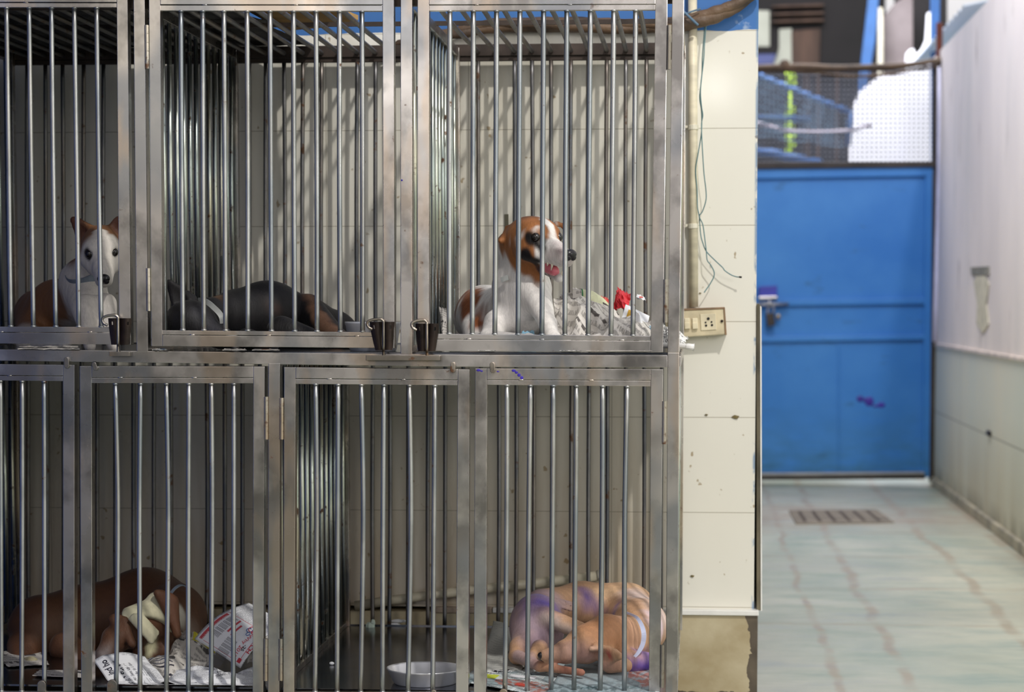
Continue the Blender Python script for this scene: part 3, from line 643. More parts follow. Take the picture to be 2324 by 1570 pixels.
def nets(Fd,lo,h):
    ins=Fd<0; nx,ny,nz=Fd.shape
    cs=np.zeros((nx-1,ny-1,nz-1),np.int8)
    for dx in (0,1):
        for dy in (0,1):
            for dz in (0,1): cs+=ins[dx:nx-1+dx,dy:ny-1+dy,dz:nz-1+dz]
    act=(cs>0)&(cs<8); idx=-np.ones(act.shape,np.int64); I=np.argwhere(act); idx[act]=np.arange(len(I))
    acc=np.zeros((len(I),3)); cnt=np.zeros(len(I))
    cor=[(a,b,c) for a in (0,1) for b in (0,1) for c in (0,1)]
    for A in cor:
        for ax in range(3):
            if A[ax]==1: continue
            B=list(A); B[ax]=1; B=tuple(B)
            fa=Fd[I[:,0]+A[0],I[:,1]+A[1],I[:,2]+A[2]]; fb=Fd[I[:,0]+B[0],I[:,1]+B[1],I[:,2]+B[2]]
            m=(fa<0)!=(fb<0); t=np.where(m,fa/(fa-fb+1e-12),0); p=np.array(A)[None]+t[:,None]*(np.array(B)-np.array(A))[None]
            acc[m]+=p[m]; cnt[m]+=1
    V=lo+h*(I+acc/np.maximum(cnt,1)[:,None]); Q=[]
    for ax in range(3):
        o=[a for a in range(3) if a!=ax]; sh=[slice(1,-1)]*3; sh[ax]=slice(0,-1)
        A=ins[tuple(sh)]; sh2=list(sh); sh2[ax]=slice(1,None); B=ins[tuple(sh2)]
        E=np.argwhere(A!=B); s=A[A!=B]
        base=E.copy(); 
        for a in o: base[:,a]+=1
        def cell(d1,d2):
            c=base.copy(); c[:,o[0]]-=d1; c[:,o[1]]-=d2; return idx[c[:,0],c[:,1],c[:,2]]
        q=np.stack([cell(1,1),cell(0,1),cell(0,0),cell(1,0)],1)
        fl=s if ax!=1 else ~s
        q[~fl]=q[~fl][:,::-1]; Q.append(q)
    Q=np.concatenate(Q); Q=Q[(Q>=0).all(1)]
    return V,Q
def relax(V,Q,it=2,lam=.5):
    n=len(V)
    for _ in range(it):
        S_=np.zeros_like(V); c=np.zeros(n)
        for a in range(4):
            b=(a+1)%4; np.add.at(S_,Q[:,a],V[Q[:,b]]); np.add.at(c,Q[:,a],1); np.add.at(S_,Q[:,b],V[Q[:,a]]); np.add.at(c,Q[:,b],1)
        V=V+lam*(S_/c[:,None]-V)
    return V
def vnoise(P,s,seed=0):                # smooth value noise, vectorised
    q=P*s+seed*17.3; i=np.floor(q).astype(np.int64); f=q-i; f=f*f*(3-2*f); r=0
    for dx in (0,1):
        for dy in (0,1):
            for dz in (0,1):
                hsh=((i[:,0]+dx)*73856093 ^ (i[:,1]+dy)*19349663 ^ (i[:,2]+dz)*83492791 ^ seed*7919)&0xffff
                w=(f[:,0] if dx else 1-f[:,0])*(f[:,1] if dy else 1-f[:,1])*(f[:,2] if dz else 1-f[:,2]); r=r+w*(hsh/65535.)
    return r
def body(name,prims,h,paint,base,mat,parent=None):
    Fd,lo=field(prims,h); V,Q=nets(Fd,lo,h); V=relax(V,Q,2)
    nz=(vnoise(V,14,3)-.5)*.003; 
    col=np.tile(np.array(lin(base)),(len(V),1))
    jit=(vnoise(V,45,1)-.5)*.014+(vnoise(V,140,2)-.5)*.007
    for p,c,soft,*op in paint:
        a=op[0] if op else 1.0
        d=prim_d(V,p)+jit; w=np.clip(.5-d/(2*soft),0,1)*a; w=w*w*(3-2*w); col=col*(1-w[:,None])+np.array(lin(c))*w[:,None]
    hair=(vnoise(V,220,5)-.5)*.16; col=np.clip(col*(1+hair[:,None]),0,1)
    lo_=V.min(0); hi_=V.max(0); o=np.array([(lo_[0]+hi_[0])/2,(lo_[1]+hi_[1])/2,lo_[2]])
    me=bpy.data.meshes.new(name); me.from_pydata((V-o).tolist(),[],Q.tolist()); me.update(); me.polygons.foreach_set('use_smooth',[True]*len(me.polygons))
    at=me.color_attributes.new('Col','FLOAT_COLOR','POINT'); at.data.foreach_set('color',np.concatenate([col,np.ones((len(col),1))],1).astype(np.float32).ravel())
    me.materials.append(mat); ob=bpy.data.objects.new(name,me); C.objects.link(ob); place(ob,o,parent)
    return ob
t=NT('short_dog_fur'); a=t.n('ShaderNodeAttribute',attribute_name='Col'); n=t.noise(260,sc=(1,1,.28),detail=3); n2=t.noise(60,detail=3)
t.set(col=t.mix(t.rng(n,.3,.7,0,.28),a.outputs['Color'],t.mix(.5,a.outputs['Color'],(0.02,0.015,0.012))),rough=.62,sheen=.07,spec=.35); t.b.inputs['Sheen Roughness'].default_value=.4
t.bump(t.math('ADD',n,t.math('MULTIPLY',n2,.6)),.45,.0025); M['fur']=t.m
t=NT('dog_eye'); t.set(col=(.012,.008,.006),rough=.06,spec=.8); M['eye']=t.m
t=NT('wet_nose'); n=t.noise(300); t.set(col=(.014,.012,.014),rough=.28); t.bump(n,.3,.0006); M['nose']=t.m
t=NT('tongue'); n=t.noise(300); t.set(col=lin((222,120,132)),rough=.3,sub=.1); t.bump(n,.2,.0006); M['tongue']=t.m
M['tooth']=simple('tooth',(236,228,206),.25,0,.05); M['mouth']=simple('dark_mouth',(44,26,30),.35,0,.2,30)
M['collarw']=simple('white_collar',(214,216,210),.5,0,.08,30); M['collarg']=simple('grey_collar',(128,138,150),.6,0,.15,60); M['gauze']=simple('cream_bandage',(196,190,160),.9,0,.14,70,sc=(1,1,.3),bump=.4)
M['collarl']=simple('lilac_collar',(206,212,240),.4,0,.05,30)
def c_(a,b,k=.02,op='add'):            # a,b = (frame x, frame y, depth, radius in frame units)
    return ('c',W(a[0],a[1],a[2]),W(b[0],b[1],b[2]),a[3]*S(a[2]),b[3]*S(b[2]),op,k)
def e_(a,r,k=.02,op='add',rot=None):
    s=S(a[2]); R=np.array(Euler(rot).to_matrix()) if rot else None
    return ('e',W(a[0],a[1],a[2]),np.array(r,float)*s,R,0,op,k)
def frame_of(fwd,up):
    f=np.array(fwd,float); f/=np.linalg.norm(f); u=np.array(up,float); u-=f*(u@f); u/=np.linalg.norm(u); return np.stack([f,np.cross(u,f),u],1)   # columns: fwd, left, up
class Head:
    def __init__(s,o,fwd,up,sc=1.0): s.o=np.array(o,float); s.R=frame_of(fwd,up); s.sc=sc
    def p(s,x,y,z): return s.o+s.R@(np.array([x,y,z])*s.sc)
    def c(s,a,ra,b,rb,k=.012,op='add'): return ('c',s.p(*a),s.p(*b),ra*s.sc,rb*s.sc,op,k)
    def e(s,a,r,k=.012,op='add'): return ('e',s.p(*a),np.array(r,float)*s.sc,s.R,0,op,k)
    def prims(s,jaw=0.0,closed=True):
        L=[s.e((0,0,0),(.064,.050,.048)), s.e((.022,0,.012),(.046,.043,.036),.015),
           s.c((-.03,0,-.01),.046,(-.075,0,-.035),.042,.02),
           s.c((.02,.026,-.018),.030,(.055,.018,-.024),.022), s.c((.02,-.026,-.018),.030,(.055,-.018,-.024),.022),
           s.c((.046,0,-.004),.030,(.090,0,-.014),.0235,.014), s.c((.090,0,-.014),.0235,(.134,0,-.019),.0185,.008),
           s.c((.072,.012,-.026),.015,(.126,.008,-.028),.0125,.007), s.c((.072,-.012,-.026),.015,(.126,-.008,-.028),.0125,.007),
           s.c((.046,.022,.022),.010,(.036,.034,.018),.008,.008), s.c((.046,-.022,.022),.010,(.036,-.034,.018),.008,.008)]
        z=-.040-jaw
        if jaw>0:
            L+=[s.c((.028,0,-.040),.024,(.06,0,-.042-jaw*.5),.016,.01), s.c((.06,0,-.044-jaw*.5),.0145,(.116,0,z-.010),.0095,.004)]
        else:
            L+=[s.c((.028,0,-.038),.024,(.112,0,-.040),.0115,.008)]
        for sg in (1,-1): L.append(s.e((.060,sg*.034,.012),(.011,.009,.0075),.004,'sub'))
        return L
    def extras(s,ob,nose=True,eyes=(1,-1),jaw=0):
        for sg in eyes:
            MB().ell(s.p(.0525,sg*.0290,.0120),(.0105*s.sc,)*3,n=18,m=12).build('eye',M['eye'],ob,smooth=True)
        if nose:
            m=MB(); m.ell(s.p(.1475,0,-.0085),np.array([.011,.0155,.0115])*s.sc,s.R); m.ell(s.p(.150,.006,-.014),np.array([.008,.0075,.008])*s.sc,s.R); m.ell(s.p(.150,-.006,-.014),np.array([.008,.0075,.008])*s.sc,s.R)
            m.build('nose',M['nose'],ob,smooth=True)
def fan(base,tip,r0,r1,k=.006,n=7,cup=None):
    """ear: ribs from a curved base line to the tip"""
    out=[]; b=[np.array(x,float) for x in base]; tp=[np.array(x,float) for x in tip] if isinstance(tip,list) else [np.array(tip,float)]*2
    for i in range(n):
        def at(l):
            u=i/(n-1)*(len(l)-1); j=min(int(u),len(l)-2); return l[j]+(l[j+1]-l[j])*(u-j)
        out.append(('c',at(b),at(tp),r0,r1,'add',k))
    return out
def ring(name,c,R,rx,ry,w,mat,parent,thick=.0022,arc=(0,360)):
    """band (collar) around an elliptical neck: R columns = ring plane axes x,y and axis"""
    m=MB(); n=48; vs=[]; c=np.array(c); R=np.array(R)
    a0,a1=map(math.radians,arc)
    for i in range(n+1):
        th=a0+(a1-a0)*i/n
        for dz,dr in ((-w/2,0),(w/2,0),(w/2,thick),(-w/2,thick)):
            vs.append(c+R@np.array([(rx+dr)*math.cos(th),(ry+dr)*math.sin(th),dz]))
    fs=[]
    for i in range(n):
        for k in range(4): fs.append((i*4+k,i*4+(k+1)%4,i*4+4+(k+1)%4,i*4+4+k))
    m.add(vs,fs); return m.build(name,mat,parent,smooth=False)
# ---- 1: white and tan dog, upper right, mouth open, looking right
hd=Head(W(1211,541,.37),(.60,-.78,-.20),(.10,-.16,.98),1.04)
wh=(244,238,232); tan=(168,108,62); dk=(24,20,20)
P=hd.prims(jaw=.018)
P+=[c_((1190,585,.40,38),(1183,650,.44,60),.03), c_((1183,650,.44,60),(1192,712,.42,56),.03),
    c_((1185,700,.46,58),(1100,715,.66,60),.03), c_((1100,712,.66,60),(1080,722,.72,52),.03),
    c_((1090,720,.60,50),(1085,760,.52,34),.03), c_((1085,775,.45,22),(1150,782,.3,16),.02),
    c_((1212,655,.38,38),(1243,735,.28,19),.04), c_((1244,735,.27,19),(1256,768,.22,15),.015), c_((1256,770,.22,15),(1288,780,.16,13),.015),
    c_((1130,735,.40,34),(1110,768,.34,20),.02), c_((1110,768,.34,19),(1200,772,.17,14),.015), c_((1200,772,.17,15),(1216,773,.14,14),.01)]
for q in (-7,0,7):
    P.append(c_((1284,783+q*.2,.15-q*.0012,7),(1297,786+q*.3,.13-q*.001,6.5),.004)); 
def wp(*a): return [W(*x) for x in a]
r=S(.4)
P+=fan(wp((1188,512,.385),(1179,524,.40),(1170,544,.41)),W(1158,526,.42),9*r,7*r,.008,5)
P+=fan(wp((1166,516,.41),(1160,527,.41),(1160,540,.405)),W(1137,547,.375),6*r,3.6*r,.006,6)
P+=[('c',W(1182,512,.39),W(1150,516,.41),7*r,4*r,'add',.008),('c',W(1150,516,.41),W(1135,545,.38),4*r,3.4*r,'add',.006),('c',W(1166,542,.40),W(1163,562,.385),9*r,4*r,'add',.008)]
P+=[('c',W(1262,508,.40),W(1280,512,.415),8*r,4.5*r,'add',.008),('c',W(1278,510,.415),W(1284,532,.41),5*r,3*r,'add',.006)]
pc=lambda x0,y0,Y0,r0,x1,y1,Y1,r1: c_((x0,y0,Y0,r0),(x1,y1,Y1,r1))
paint=[(c_((1160,520,.45,60),(1195,512,.42,64)),tan,.008),(hd.e((-.01,0,.02),(.07,.06,.06)),tan,.006),
 (c_((1205,590,.33,33),(1215,600,.33,20)),tan,.008),
 (c_((1180,570,.40,24),(1200,590,.36,30)),tan,.006),
 (c_((1150,640,.45,66),(1190,668,.42,58)),wh,.02),
 # ears, the inner rim darker with shade painted in
 (c_((1134,548,.38,16),(1158,530,.41,18)),(112,64,38),.01), (c_((1163,562,.385,9),(1166,545,.40,9)),(92,50,34),.008),
 (hd.e((.018,-.034,-.030),(.050,.034,.048)),tan,.006),(hd.e((.02,.03,-.0),(.045,.034,.05)),tan,.006),(c_((1192,600,.36,20),(1222,628,.34,14)),tan,.008),
 # dark mask: near eye, cheek, bridge
 (hd.e((.048,-.035,.010),(.020,.014,.013)),dk,.006),(hd.c((.060,-.016,.0),.015,(.080,-.019,-.012),.014),dk,.006),
 (hd.e((.040,-.046,-.036),(.020,.020,.020)),dk,.006),(hd.e((.062,-.03,-.04),(.020,.014,.014)),dk,.006),
 (hd.e((.046,.036,.010),(.022,.016,.016)),(44,34,32),.008),
 (hd.e((.034,.002,.018),(.050,.040,.034)),tan,.006),(hd.e((.064,-.021,.004),(.017,.010,.015)),dk,.005),(hd.c((.066,-.020,.0),.010,(.084,-.022,-.016),.010),dk,.005),(hd.e((.052,.034,.008),(.016,.014,.014)),(44,34,32),.006),(hd.e((.048,-.038,.010),(.014,.012,.010)),dk,.005),
 (hd.e((-.035,0,.0),(.060,.062,.058)),tan,.008),(hd.c((.056,-.031,.0),.010,(.084,-.024,-.014),.009),dk,.005),
 (c_((1268,506,.40,14),(1284,522,.41,14)),tan,.008),
 # white blaze and muzzle
 (hd.c((.0,.004,.052),.004,(.05,.003,.038),.007),wh,.004),(hd.c((.05,.003,.036),.007,(.080,0,.018),.013),wh,.005),
 (hd.c((.098,0,-.004),.022,(.14,0,-.012),.024),(214,202,198),.008),(hd.c((.088,-.018,-.02),.012,(.12,-.014,-.02),.011),(222,210,206),.006),
 (hd.e((.12,-.014,-.006),(.016,.010,.010)),(120,104,104),.01,.7),
 (hd.c((.06,0,-.058),.016,(.105,0,-.064),.014),(70,46,46),.006),(hd.c((.06,0,-.078),.008,(.12,0,-.082),.008),(226,216,210),.006),
 (c_((1066,668,.60,34),(1076,706,.56,34)),(140,78,40),.012),(c_((1050,655,.70,34),(1060,690,.66,36)),(140,78,40),.012),(c_((1076,700,.5,26),(1080,730,.5,22)),(140,78,40),.012),
 (c_((1085,610,.7,18),(1120,600,.55,18)),wh,.01)]
dog=body('dog',P,.0042,paint,wh,M['fur']); tag(dog,'white dog with tan head and open mouth in the upper right cage, looking right','dog')
hd.extras(dog,jaw=.018)
m=MB(); m.tube(dense([hd.p(.045,-.002,-.048),hd.p(.075,-.004,-.050),hd.p(.100,-.006,-.053),hd.p(.114,-.008,-.056)]),[.013,.013,.0135,.014,.014,.0145,.0145,.0145,.014,.014,.013,.013,.012,.012,.011,.010,.009,.007,.004][:19],12)
tn=m.build('tongue',M['tongue'],dog,smooth=True)
m=MB()
for sy,x,l in ((-.017,.108,.013),(.017,.108,.013),(-.019,.094,.006)): m.tube([hd.p(x,sy,-.036),hd.p(x-.002,sy,-.038-l)],[.0034*1,.0010],8)
for sy in (-.010,.010): m.tube([hd.p(.108,sy,-.062),hd.p(.109,sy,-.052)],[.0028,.001],8)
m.build('teeth',M['tooth'],dog,smooth=True)
ring('collar',W(1184,632,.415),frame_of((.9,-.42,.28),(.1,.0,1)) @ np.diag([1,1,1]),66*r*.9,60*r*.95,.012,M['collarw'],dog,arc=(-112,-92))
# ---- 2: fawn and white dog, upper left, facing out
h2=Head(W(231,562,.34),(.245,-.85,-.47),(.05,-.45,.88),.95)
tn2=(142,98,64); w2=(222,214,204)
P=h2.prims()
P+=[c_((214,590,.44,34),(186,640,.50,46),.03), c_((186,640,.50,46),(205,690,.44,48),.03), c_((190,680,.52,52),(130,700,.64,62),.03),
    c_((130,700,.64,60),(88,712,.76,56),.03), c_((88,735,.7,52),(70,770,.55,36),.03), c_((240,690,.36,26),(250,760,.32,16),.02), c_((250,762,.32,15),(256,786,.26,13),.01),
    c_((195,700,.34,34),(200,760,.30,18),.02), c_((200,760,.30,17),(204,786,.24,14),.01), c_((90,780,.45,22),(150,784,.34,15),.02)]
r=S(.36)
P+=fan(wp((184,560,.38),(198,545,.385),(212,530,.38),(224,524,.365)),wp((164,502,.365),(166,495,.365),(178,499,.365)),6*r,3.2*r,.006,13)
P+=fan(wp((244,524,.365),(256,530,.38),(268,538,.385),(280,552,.38)),wp((258,502,.365),(270,493,.365),(280,500,.365)),6*r,3.2*r,.006,13)
P+=[e_((190,522,.352),(12,9,24),.006,'sub',(0,.5,0)),e_((266,520,.352),(11,9,22),.006,'sub',(0,-.25,0))]
paint=[(c_((110,700,.62,90),(60,700,.7,90)),tn2,.02),(c_((150,640,.55,30),(140,680,.5,34)),tn2,.012),(c_((178,560,.48,34),(190,610,.46,24)),tn2,.012),
 (h2.e((-.03,0,.0),(.075,.07,.07)),tn2,.008),
 (c_((178,515,.38,30),(170,500,.37,24)),(104,66,46),.01),(c_((270,515,.38,24),(270,500,.37,22)),(100,64,46),.01),
 (h2.c((.0,0,.06),.014,(.06,0,.030),.020),w2,.006),(h2.e((.075,0,-.02),(.08,.042,.040)),w2,.008),(h2.e((.045,0,-.035),(.04,.05,.034)),(214,206,196),.01),
 (c_((178,515,.38,26),(196,528,.37,12)),(96,60,44),.012),(c_((196,515,.35,9),(200,522,.35,6)),(60,38,32),.008),(c_((268,510,.36,20),(262,530,.37,8)),(88,56,44),.01),
 (c_((150,625,.50,18),(160,650,.47,14)),(200,186,170),.012,.7),
 (c_((210,700,.40,50),(225,660,.38,40)),w2,.015),(c_((240,700,.32,30),(250,770,.28,30)),w2,.01),(c_((188,740,.3,22),(202,790,.26,22)),w2,.01),(c_((128,650,.55,36),(124,720,.5,38)),tn2,.014),(c_((184,560,.5,22),(186,590,.48,14)),tn2,.012),
 (h2.e((.054,.029,.012),(.014,.0145,.012)),(30,22,20),.004),(h2.e((.054,-.029,.012),(.014,.0145,.012)),(30,22,20),.004),
 (h2.c((.070,.022,-.004),.004,(.080,.018,-.012),.003),(96,84,80),.006,.7),(h2.c((.070,-.022,-.004),.004,(.090,-.018,-.014),.003),(90,80,60),.006,.7)]
dog=body('dog',P,.0042,paint,w2,M['fur']); tag(dog,'fawn dog with a white face and pricked ears sitting in the upper left cage','dog'); h2.extras(dog)
ring('collar',W(196,617,.46),frame_of((1,.05,.35),(.28,-.42,.86)),47*r,45*r,.022,M['collarg'],dog)
# ---- 3: black dog lying with its back of the head towards the bars
bk=(24,22,24); tn3=(150,112,88)
r=S(.35)
P=[e_((432,728,.26),(58,60,46),.02),c_((432,735,.26,46),(500,765,.22,26),.02),c_((500,765,.22,24),(530,775,.20,17),.01),
   c_((470,715,.40,40),(540,715,.50,50),.03),c_((540,715,.50,56),(620,708,.56,64),.03),c_((600,706,.56,66),(690,738,.62,62),.03),c_((690,738,.62,60),(760,752,.68,46),.03),
   c_((760,752,.68,42),(835,776,.72,20),.02),c_((640,752,.40,36),(700,765,.38,24),.02),c_((700,700,.56,34),(770,770,.44,22),.02),c_((770,770,.44,18),(830,782,.40,10),.015),
   c_((560,770,.34,26),(620,780,.26,16),.02)]
P+=fan(wp((400,712,.28),(416,700,.30),(432,694,.31),(446,700,.30)),wp((379,637,.27),(390,641,.27),(408,652,.28),(424,668,.29)),7*r,4*r,.006,12)
P+=fan(wp((425,690,.30),(438,676,.31),(446,694,.31)),W(425,668,.31),8*r,6*r,.008,5)
paint=[(c_((702,690,.5,16),(752,760,.42,22)),tn3,.012),(c_((700,668,.55,10),(715,700,.5,14)),(128,92,68),.012,.8),(c_((484,676,.44,13),(500,694,.42,12)),(134,94,54),.014,.8),
  (c_((600,690,.5,12),(690,720,.46,10)),(92,60,44),.02,.5),(c_((592,742,.34,5),(604,750,.34,4)),(210,190,170),.006,.8),(c_((525,768,.19,9),(536,776,.19,8)),(220,214,210),.006),
  (c_((450,708,.2,20),(480,740,.2,16)),(72,72,80),.03,.6)]
dog=body('dog',P,.0042,paint,bk,M['fur']); tag(dog,'black dog with a white collar lying on its side in the upper middle cage','dog')
m=MB()
pts=dense([W(450,681,.33),W(468,684,.28),W(488,700,.235),W(502,716,.215),W(506,734,.22)],6)
vs=[];fs=[]
for i,p in enumerate(pts):
    t_=pts[min(i+1,len(pts)-1)]-pts[max(i-1,0)]; t_/=np.linalg.norm(t_); nn=np.cross(t_,np.array([0,-1,0.])); nn/=np.linalg.norm(nn)
    for s1,s2 in ((-1,0),(1,0),(1,1),(-1,1)): vs.append(p+nn*s1*.006+np.array([0,-.003*s2,0]))
for i in range(len(pts)-1):
    for k in range(4): fs.append((i*4+k,i*4+(k+1)%4,i*4+4+(k+1)%4,i*4+4+k))
m.add(vs,fs).build('collar',M['collarw'],dog)
# ---- 4: brown dog asleep with a bandage, lower left
br=(90,58,38); cr=(190,184,150)
r=S(.35)
P=[c_((95,1425,.55,78),(200,1420,.62,88),.04),c_((200,1415,.62,86),(330,1392,.66,92),.04),c_((330,1385,.66,96),(390,1400,.58,82),.04),
   c_((392,1400,.52,62),(360,1420,.42,54),.03),c_((350,1410,.38,46),(300,1425,.32,44),.025),
   c_((300,1430,.31,38),(262,1450,.27,32),.02),c_((262,1452,.26,28),(232,1490,.22,20),.015),c_((228,1496,.21,17),(222,1502,.20,15),.01),
   c_((420,1440,.50,44),(400,1480,.42,26),.02),c_((380,1470,.38,20),(290,1510,.30,13),.015),c_((340,1455,.36,13),(300,1498,.28,12),.01),
   c_((60,1470,.48,46),(50,1505,.42,26),.02),c_((46,1512,.40,20),(72,1506,.34,18),.01),c_((150,1470,.45,40),(190,1495,.40,20),.02)]
P+=fan(wp((356,1345,.33),(380,1350,.34),(398,1362,.35)),W(402,1440,.33),9*r,6*r,.008,6)
P+=fan(wp((250,1405,.27),(262,1398,.28),(285,1404,.27)),W(300,1462,.24),7*r,6*r,.008,5)
paint=[(c_((318,1352,.42,26),(385,1330,.44,26)),(206,200,186),.012),(c_((385,1330,.44,26),(418,1400,.42,24)),(206,200,186),.012),(c_((376,1362,.34,24),(402,1420,.34,20)),(92,56,36),.01),
  (c_((240,1480,.2,24),(222,1508,.2,20)),(110,100,98),.02),(c_((442,1420,.45,30),(440,1450,.45,30)),(150,132,120),.02,.7),
  (c_((290,1510,.30,18),(340,1460,.34,16)),cr,.01),(c_((60,1512,.37,26),(75,1506,.34,24)),cr,.012),
  (c_((120,1430,.50,40),(150,1440,.5,44)),(140,108,84),.04,.5)]
dog=body('dog',P,.0046,paint,br,M['fur']); tag(dog,'brown dog asleep in the lower left cage with a cream bandage around its head','dog')
# bandage: wrap over head with a tail down the cheek
P=[c_((352,1405,.375,50),(300,1424,.308,49),.02),c_((352,1360,.36,18),(372,1390,.35,18),.015),e_((330,1500,.25),(110,140,102),.008,'sub'),e_((212,1410,.27),(64,120,70),.008,'sub'),
 c_((296,1404,.255,6),(344,1458,.25,6),.006),c_((304,1398,.255,8),(350,1446,.255,8),.006),c_((318,1396,.26,8),(356,1436,.265,7),.006)]
bn=body('bandage',P,.0046,[],(200,192,160),M['gauze'],dog)
ring('collar',W(400,1380,.42),frame_of((.2,-.3,1),(.9,-.5,.1)),58*r,44*r,.007,M['collarg'],dog,arc=(-40,50))
# ---- 5: curled sleeping dog with purple stains, lower right
fw=(200,156,120); pk=(188,160,164); pu=(84,66,168)
r=S(.35)
P=[e_((1218,1412,.45),(60,58,66),.03),c_((1218,1440,.44,56),(1200,1462,.40,42),.03),c_((1230,1380,.55,44),(1310,1372,.68,46),.03),
   c_((1330,1376,.66,56),(1420,1392,.68,66),.03),c_((1420,1392,.66,64),(1452,1420,.54,62),.03),c_((1450,1425,.50,60),(1440,1462,.42,52),.03),
   c_((1430,1450,.36,50),(1380,1440,.30,46),.025),c_((1372,1442,.28,44),(1330,1460,.25,44),.02),c_((1325,1466,.24,38),(1285,1478,.22,28),.015),c_((1285,1480,.21,25),(1238,1487,.20,15),.01),
   c_((1180,1470,.36,26),(1172,1490,.33,16),.015),c_((1172,1488,.33,16),(1225,1512,.22,12),.012),c_((1225,1512,.22,11),(1320,1526,.15,9),.01),
   c_((1240,1400,.40,22),(1320,1432,.36,20),.015),c_((1430,1500,.28,28),(1478,1500,.30,20),.02),c_((1225,1470,.33,20),(1205,1495,.26,9),.01),c_((1390,1500,.22,30),(1420,1510,.22,16),.015)]
P+=[c_((1245,1356+i*4,.47-i*.01,5),(1300,1368+i*6,.52-i*.01,4),.004) for i in range(4)]
P+=fan(wp((1352,1462,.21),(1362,1474,.235),(1368,1492,.235),(1372,1512,.205)),W(1408,1490,.165),6*r,3.4*r,.006,13)
P+=[('c',W(1350,1464,.20),W(1382,1470,.185),5*r,5*r,'add',.006),('c',W(1382,1470,.185),W(1408,1489,.165),5*r,3.4*r,'add',.006),e_((1376,1490,.165),(16,10,10),.005,'sub',(0,.15,0))]
P+=fan(wp((1345,1474,.20),(1356,1470,.20),(1368,1472,.20)),W(1340,1472,.18),5*r,3.5*r,.006,4)
paint=[(c_((1218,1420,.45,90),(1225,1380,.5,70)),pk,.03),(c_((1205,1370,.42,26),(1270,1372,.42,22)),pu,.03,.75),(c_((1200,1400,.38,18),(1190,1440,.35,20)),(150,140,160),.03,.6),
  (c_((1235,1440,.36,30),(1205,1470,.34,24)),(112,98,128),.03,.8),(c_((1270,1400,.45,24),(1300,1430,.42,20)),(120,96,112),.02,.6),(c_((1190,1360,.45,20),(1225,1350,.45,18)),(150,136,196),.02,.7),(c_((1230,1345,.5,16),(1260,1350,.5,14)),(204,160,140),.01,.8),(c_((1240,1405,.38,16),(1300,1440,.34,16)),(214,196,186),.015,.8),  # includes shade painted into the inner fold beside the haunch
  (c_((1340,1345,.6,24),(1430,1340,.66,24)),(230,190,150),.03),(c_((1320,1340,.62,10),(1352,1380,.58,16)),pu,.02,.8),(c_((1345,1395,.56,26),(1375,1400,.52,24)),pu,.02,.85),(c_((1380,1378,.54,10),(1412,1372,.56,12)),pu,.015,.7),
  (c_((1440,1360,.6,26),(1490,1400,.5,30)),(238,216,210),.03),(c_((1480,1420,.45,26),(1490,1450,.42,26)),(226,206,220),.02),
  (c_((1400,1420,.28,52),(1350,1440,.24,44)),(184,132,94),.03),(c_((1410,1400,.32,20),(1440,1450,.30,30)),(200,154,124),.02,.8),
  (c_((1300,1470,.2,24),(1255,1484,.2,24)),(150,116,106),.02,.8),(c_((1330,1500,.2,34),(1390,1512,.2,26)),(184,140,128),.025,.8),(c_((1280,1490,.2,26),(1330,1490,.2,30)),(172,136,126),.02,.75),(c_((1320,1440,.26,16),(1345,1450,.22,14)),(150,104,70),.02,.6),
  (c_((1352,1478,.18,16),(1345,1485,.18,14)),(214,174,150),.015,.7),(c_((1384,1484,.19,12),(1390,1488,.19,10)),(196,96,82),.008),
  (c_((1436,1514,.26,20),(1480,1510,.28,24)),pu,.03),(c_((1440,1500,.28,16),(1490,1480,.34,16)),(120,100,186),.015,.8),
  (c_((1180,1485,.3,20),(1210,1505,.22,16)),(190,160,156),.01),(c_((1225,1512,.22,13),(1320,1526,.15,12)),(170,110,92),.012),
  (c_((1298,1475,.17,3),(1306,1478,.17,2)),(60,40,36),.004)]
dog=body('dog',P,.0042,paint,fw,M['fur']); tag(dog,'fawn dog curled up asleep in the lower right cage, coat stained with purple','dog')
MB().ell(W(1229,1487,.196),(9*r,8*r,8*r),n=16).build('nose',M['nose'],dog,smooth=True)
pts=dense([W(1422,1390,.34),W(1446,1402,.29),W(1460,1430,.262),W(1459,1460,.262),W(1444,1486,.262),W(1424,1500,.255)],6)
vs=[];fs=[]
for i,p in enumerate(pts):
    t_=pts[min(i+1,len(pts)-1)]-pts[max(i-1,0)]; t_/=np.linalg.norm(t_); nn=np.cross(t_,np.array([0,-1,0.])); nn/=np.linalg.norm(nn); w_=.0045*math.sin(math.pi*min(1,max(.12,i/(len(pts)-1)*1.0)))+.001
    for s1,s2 in ((-1,0),(1,0),(1,1),(-1,1)): vs.append(p+nn*s1*w_+np.array([0,-.0022*s2,0]))
for i in range(len(pts)-1):
    for k in range(4): fs.append((i*4+k,i*4+(k+1)%4,i*4+4+(k+1)%4,i*4+4+k))
MB().add(vs,fs).build('collar',M['collarl'],dog)
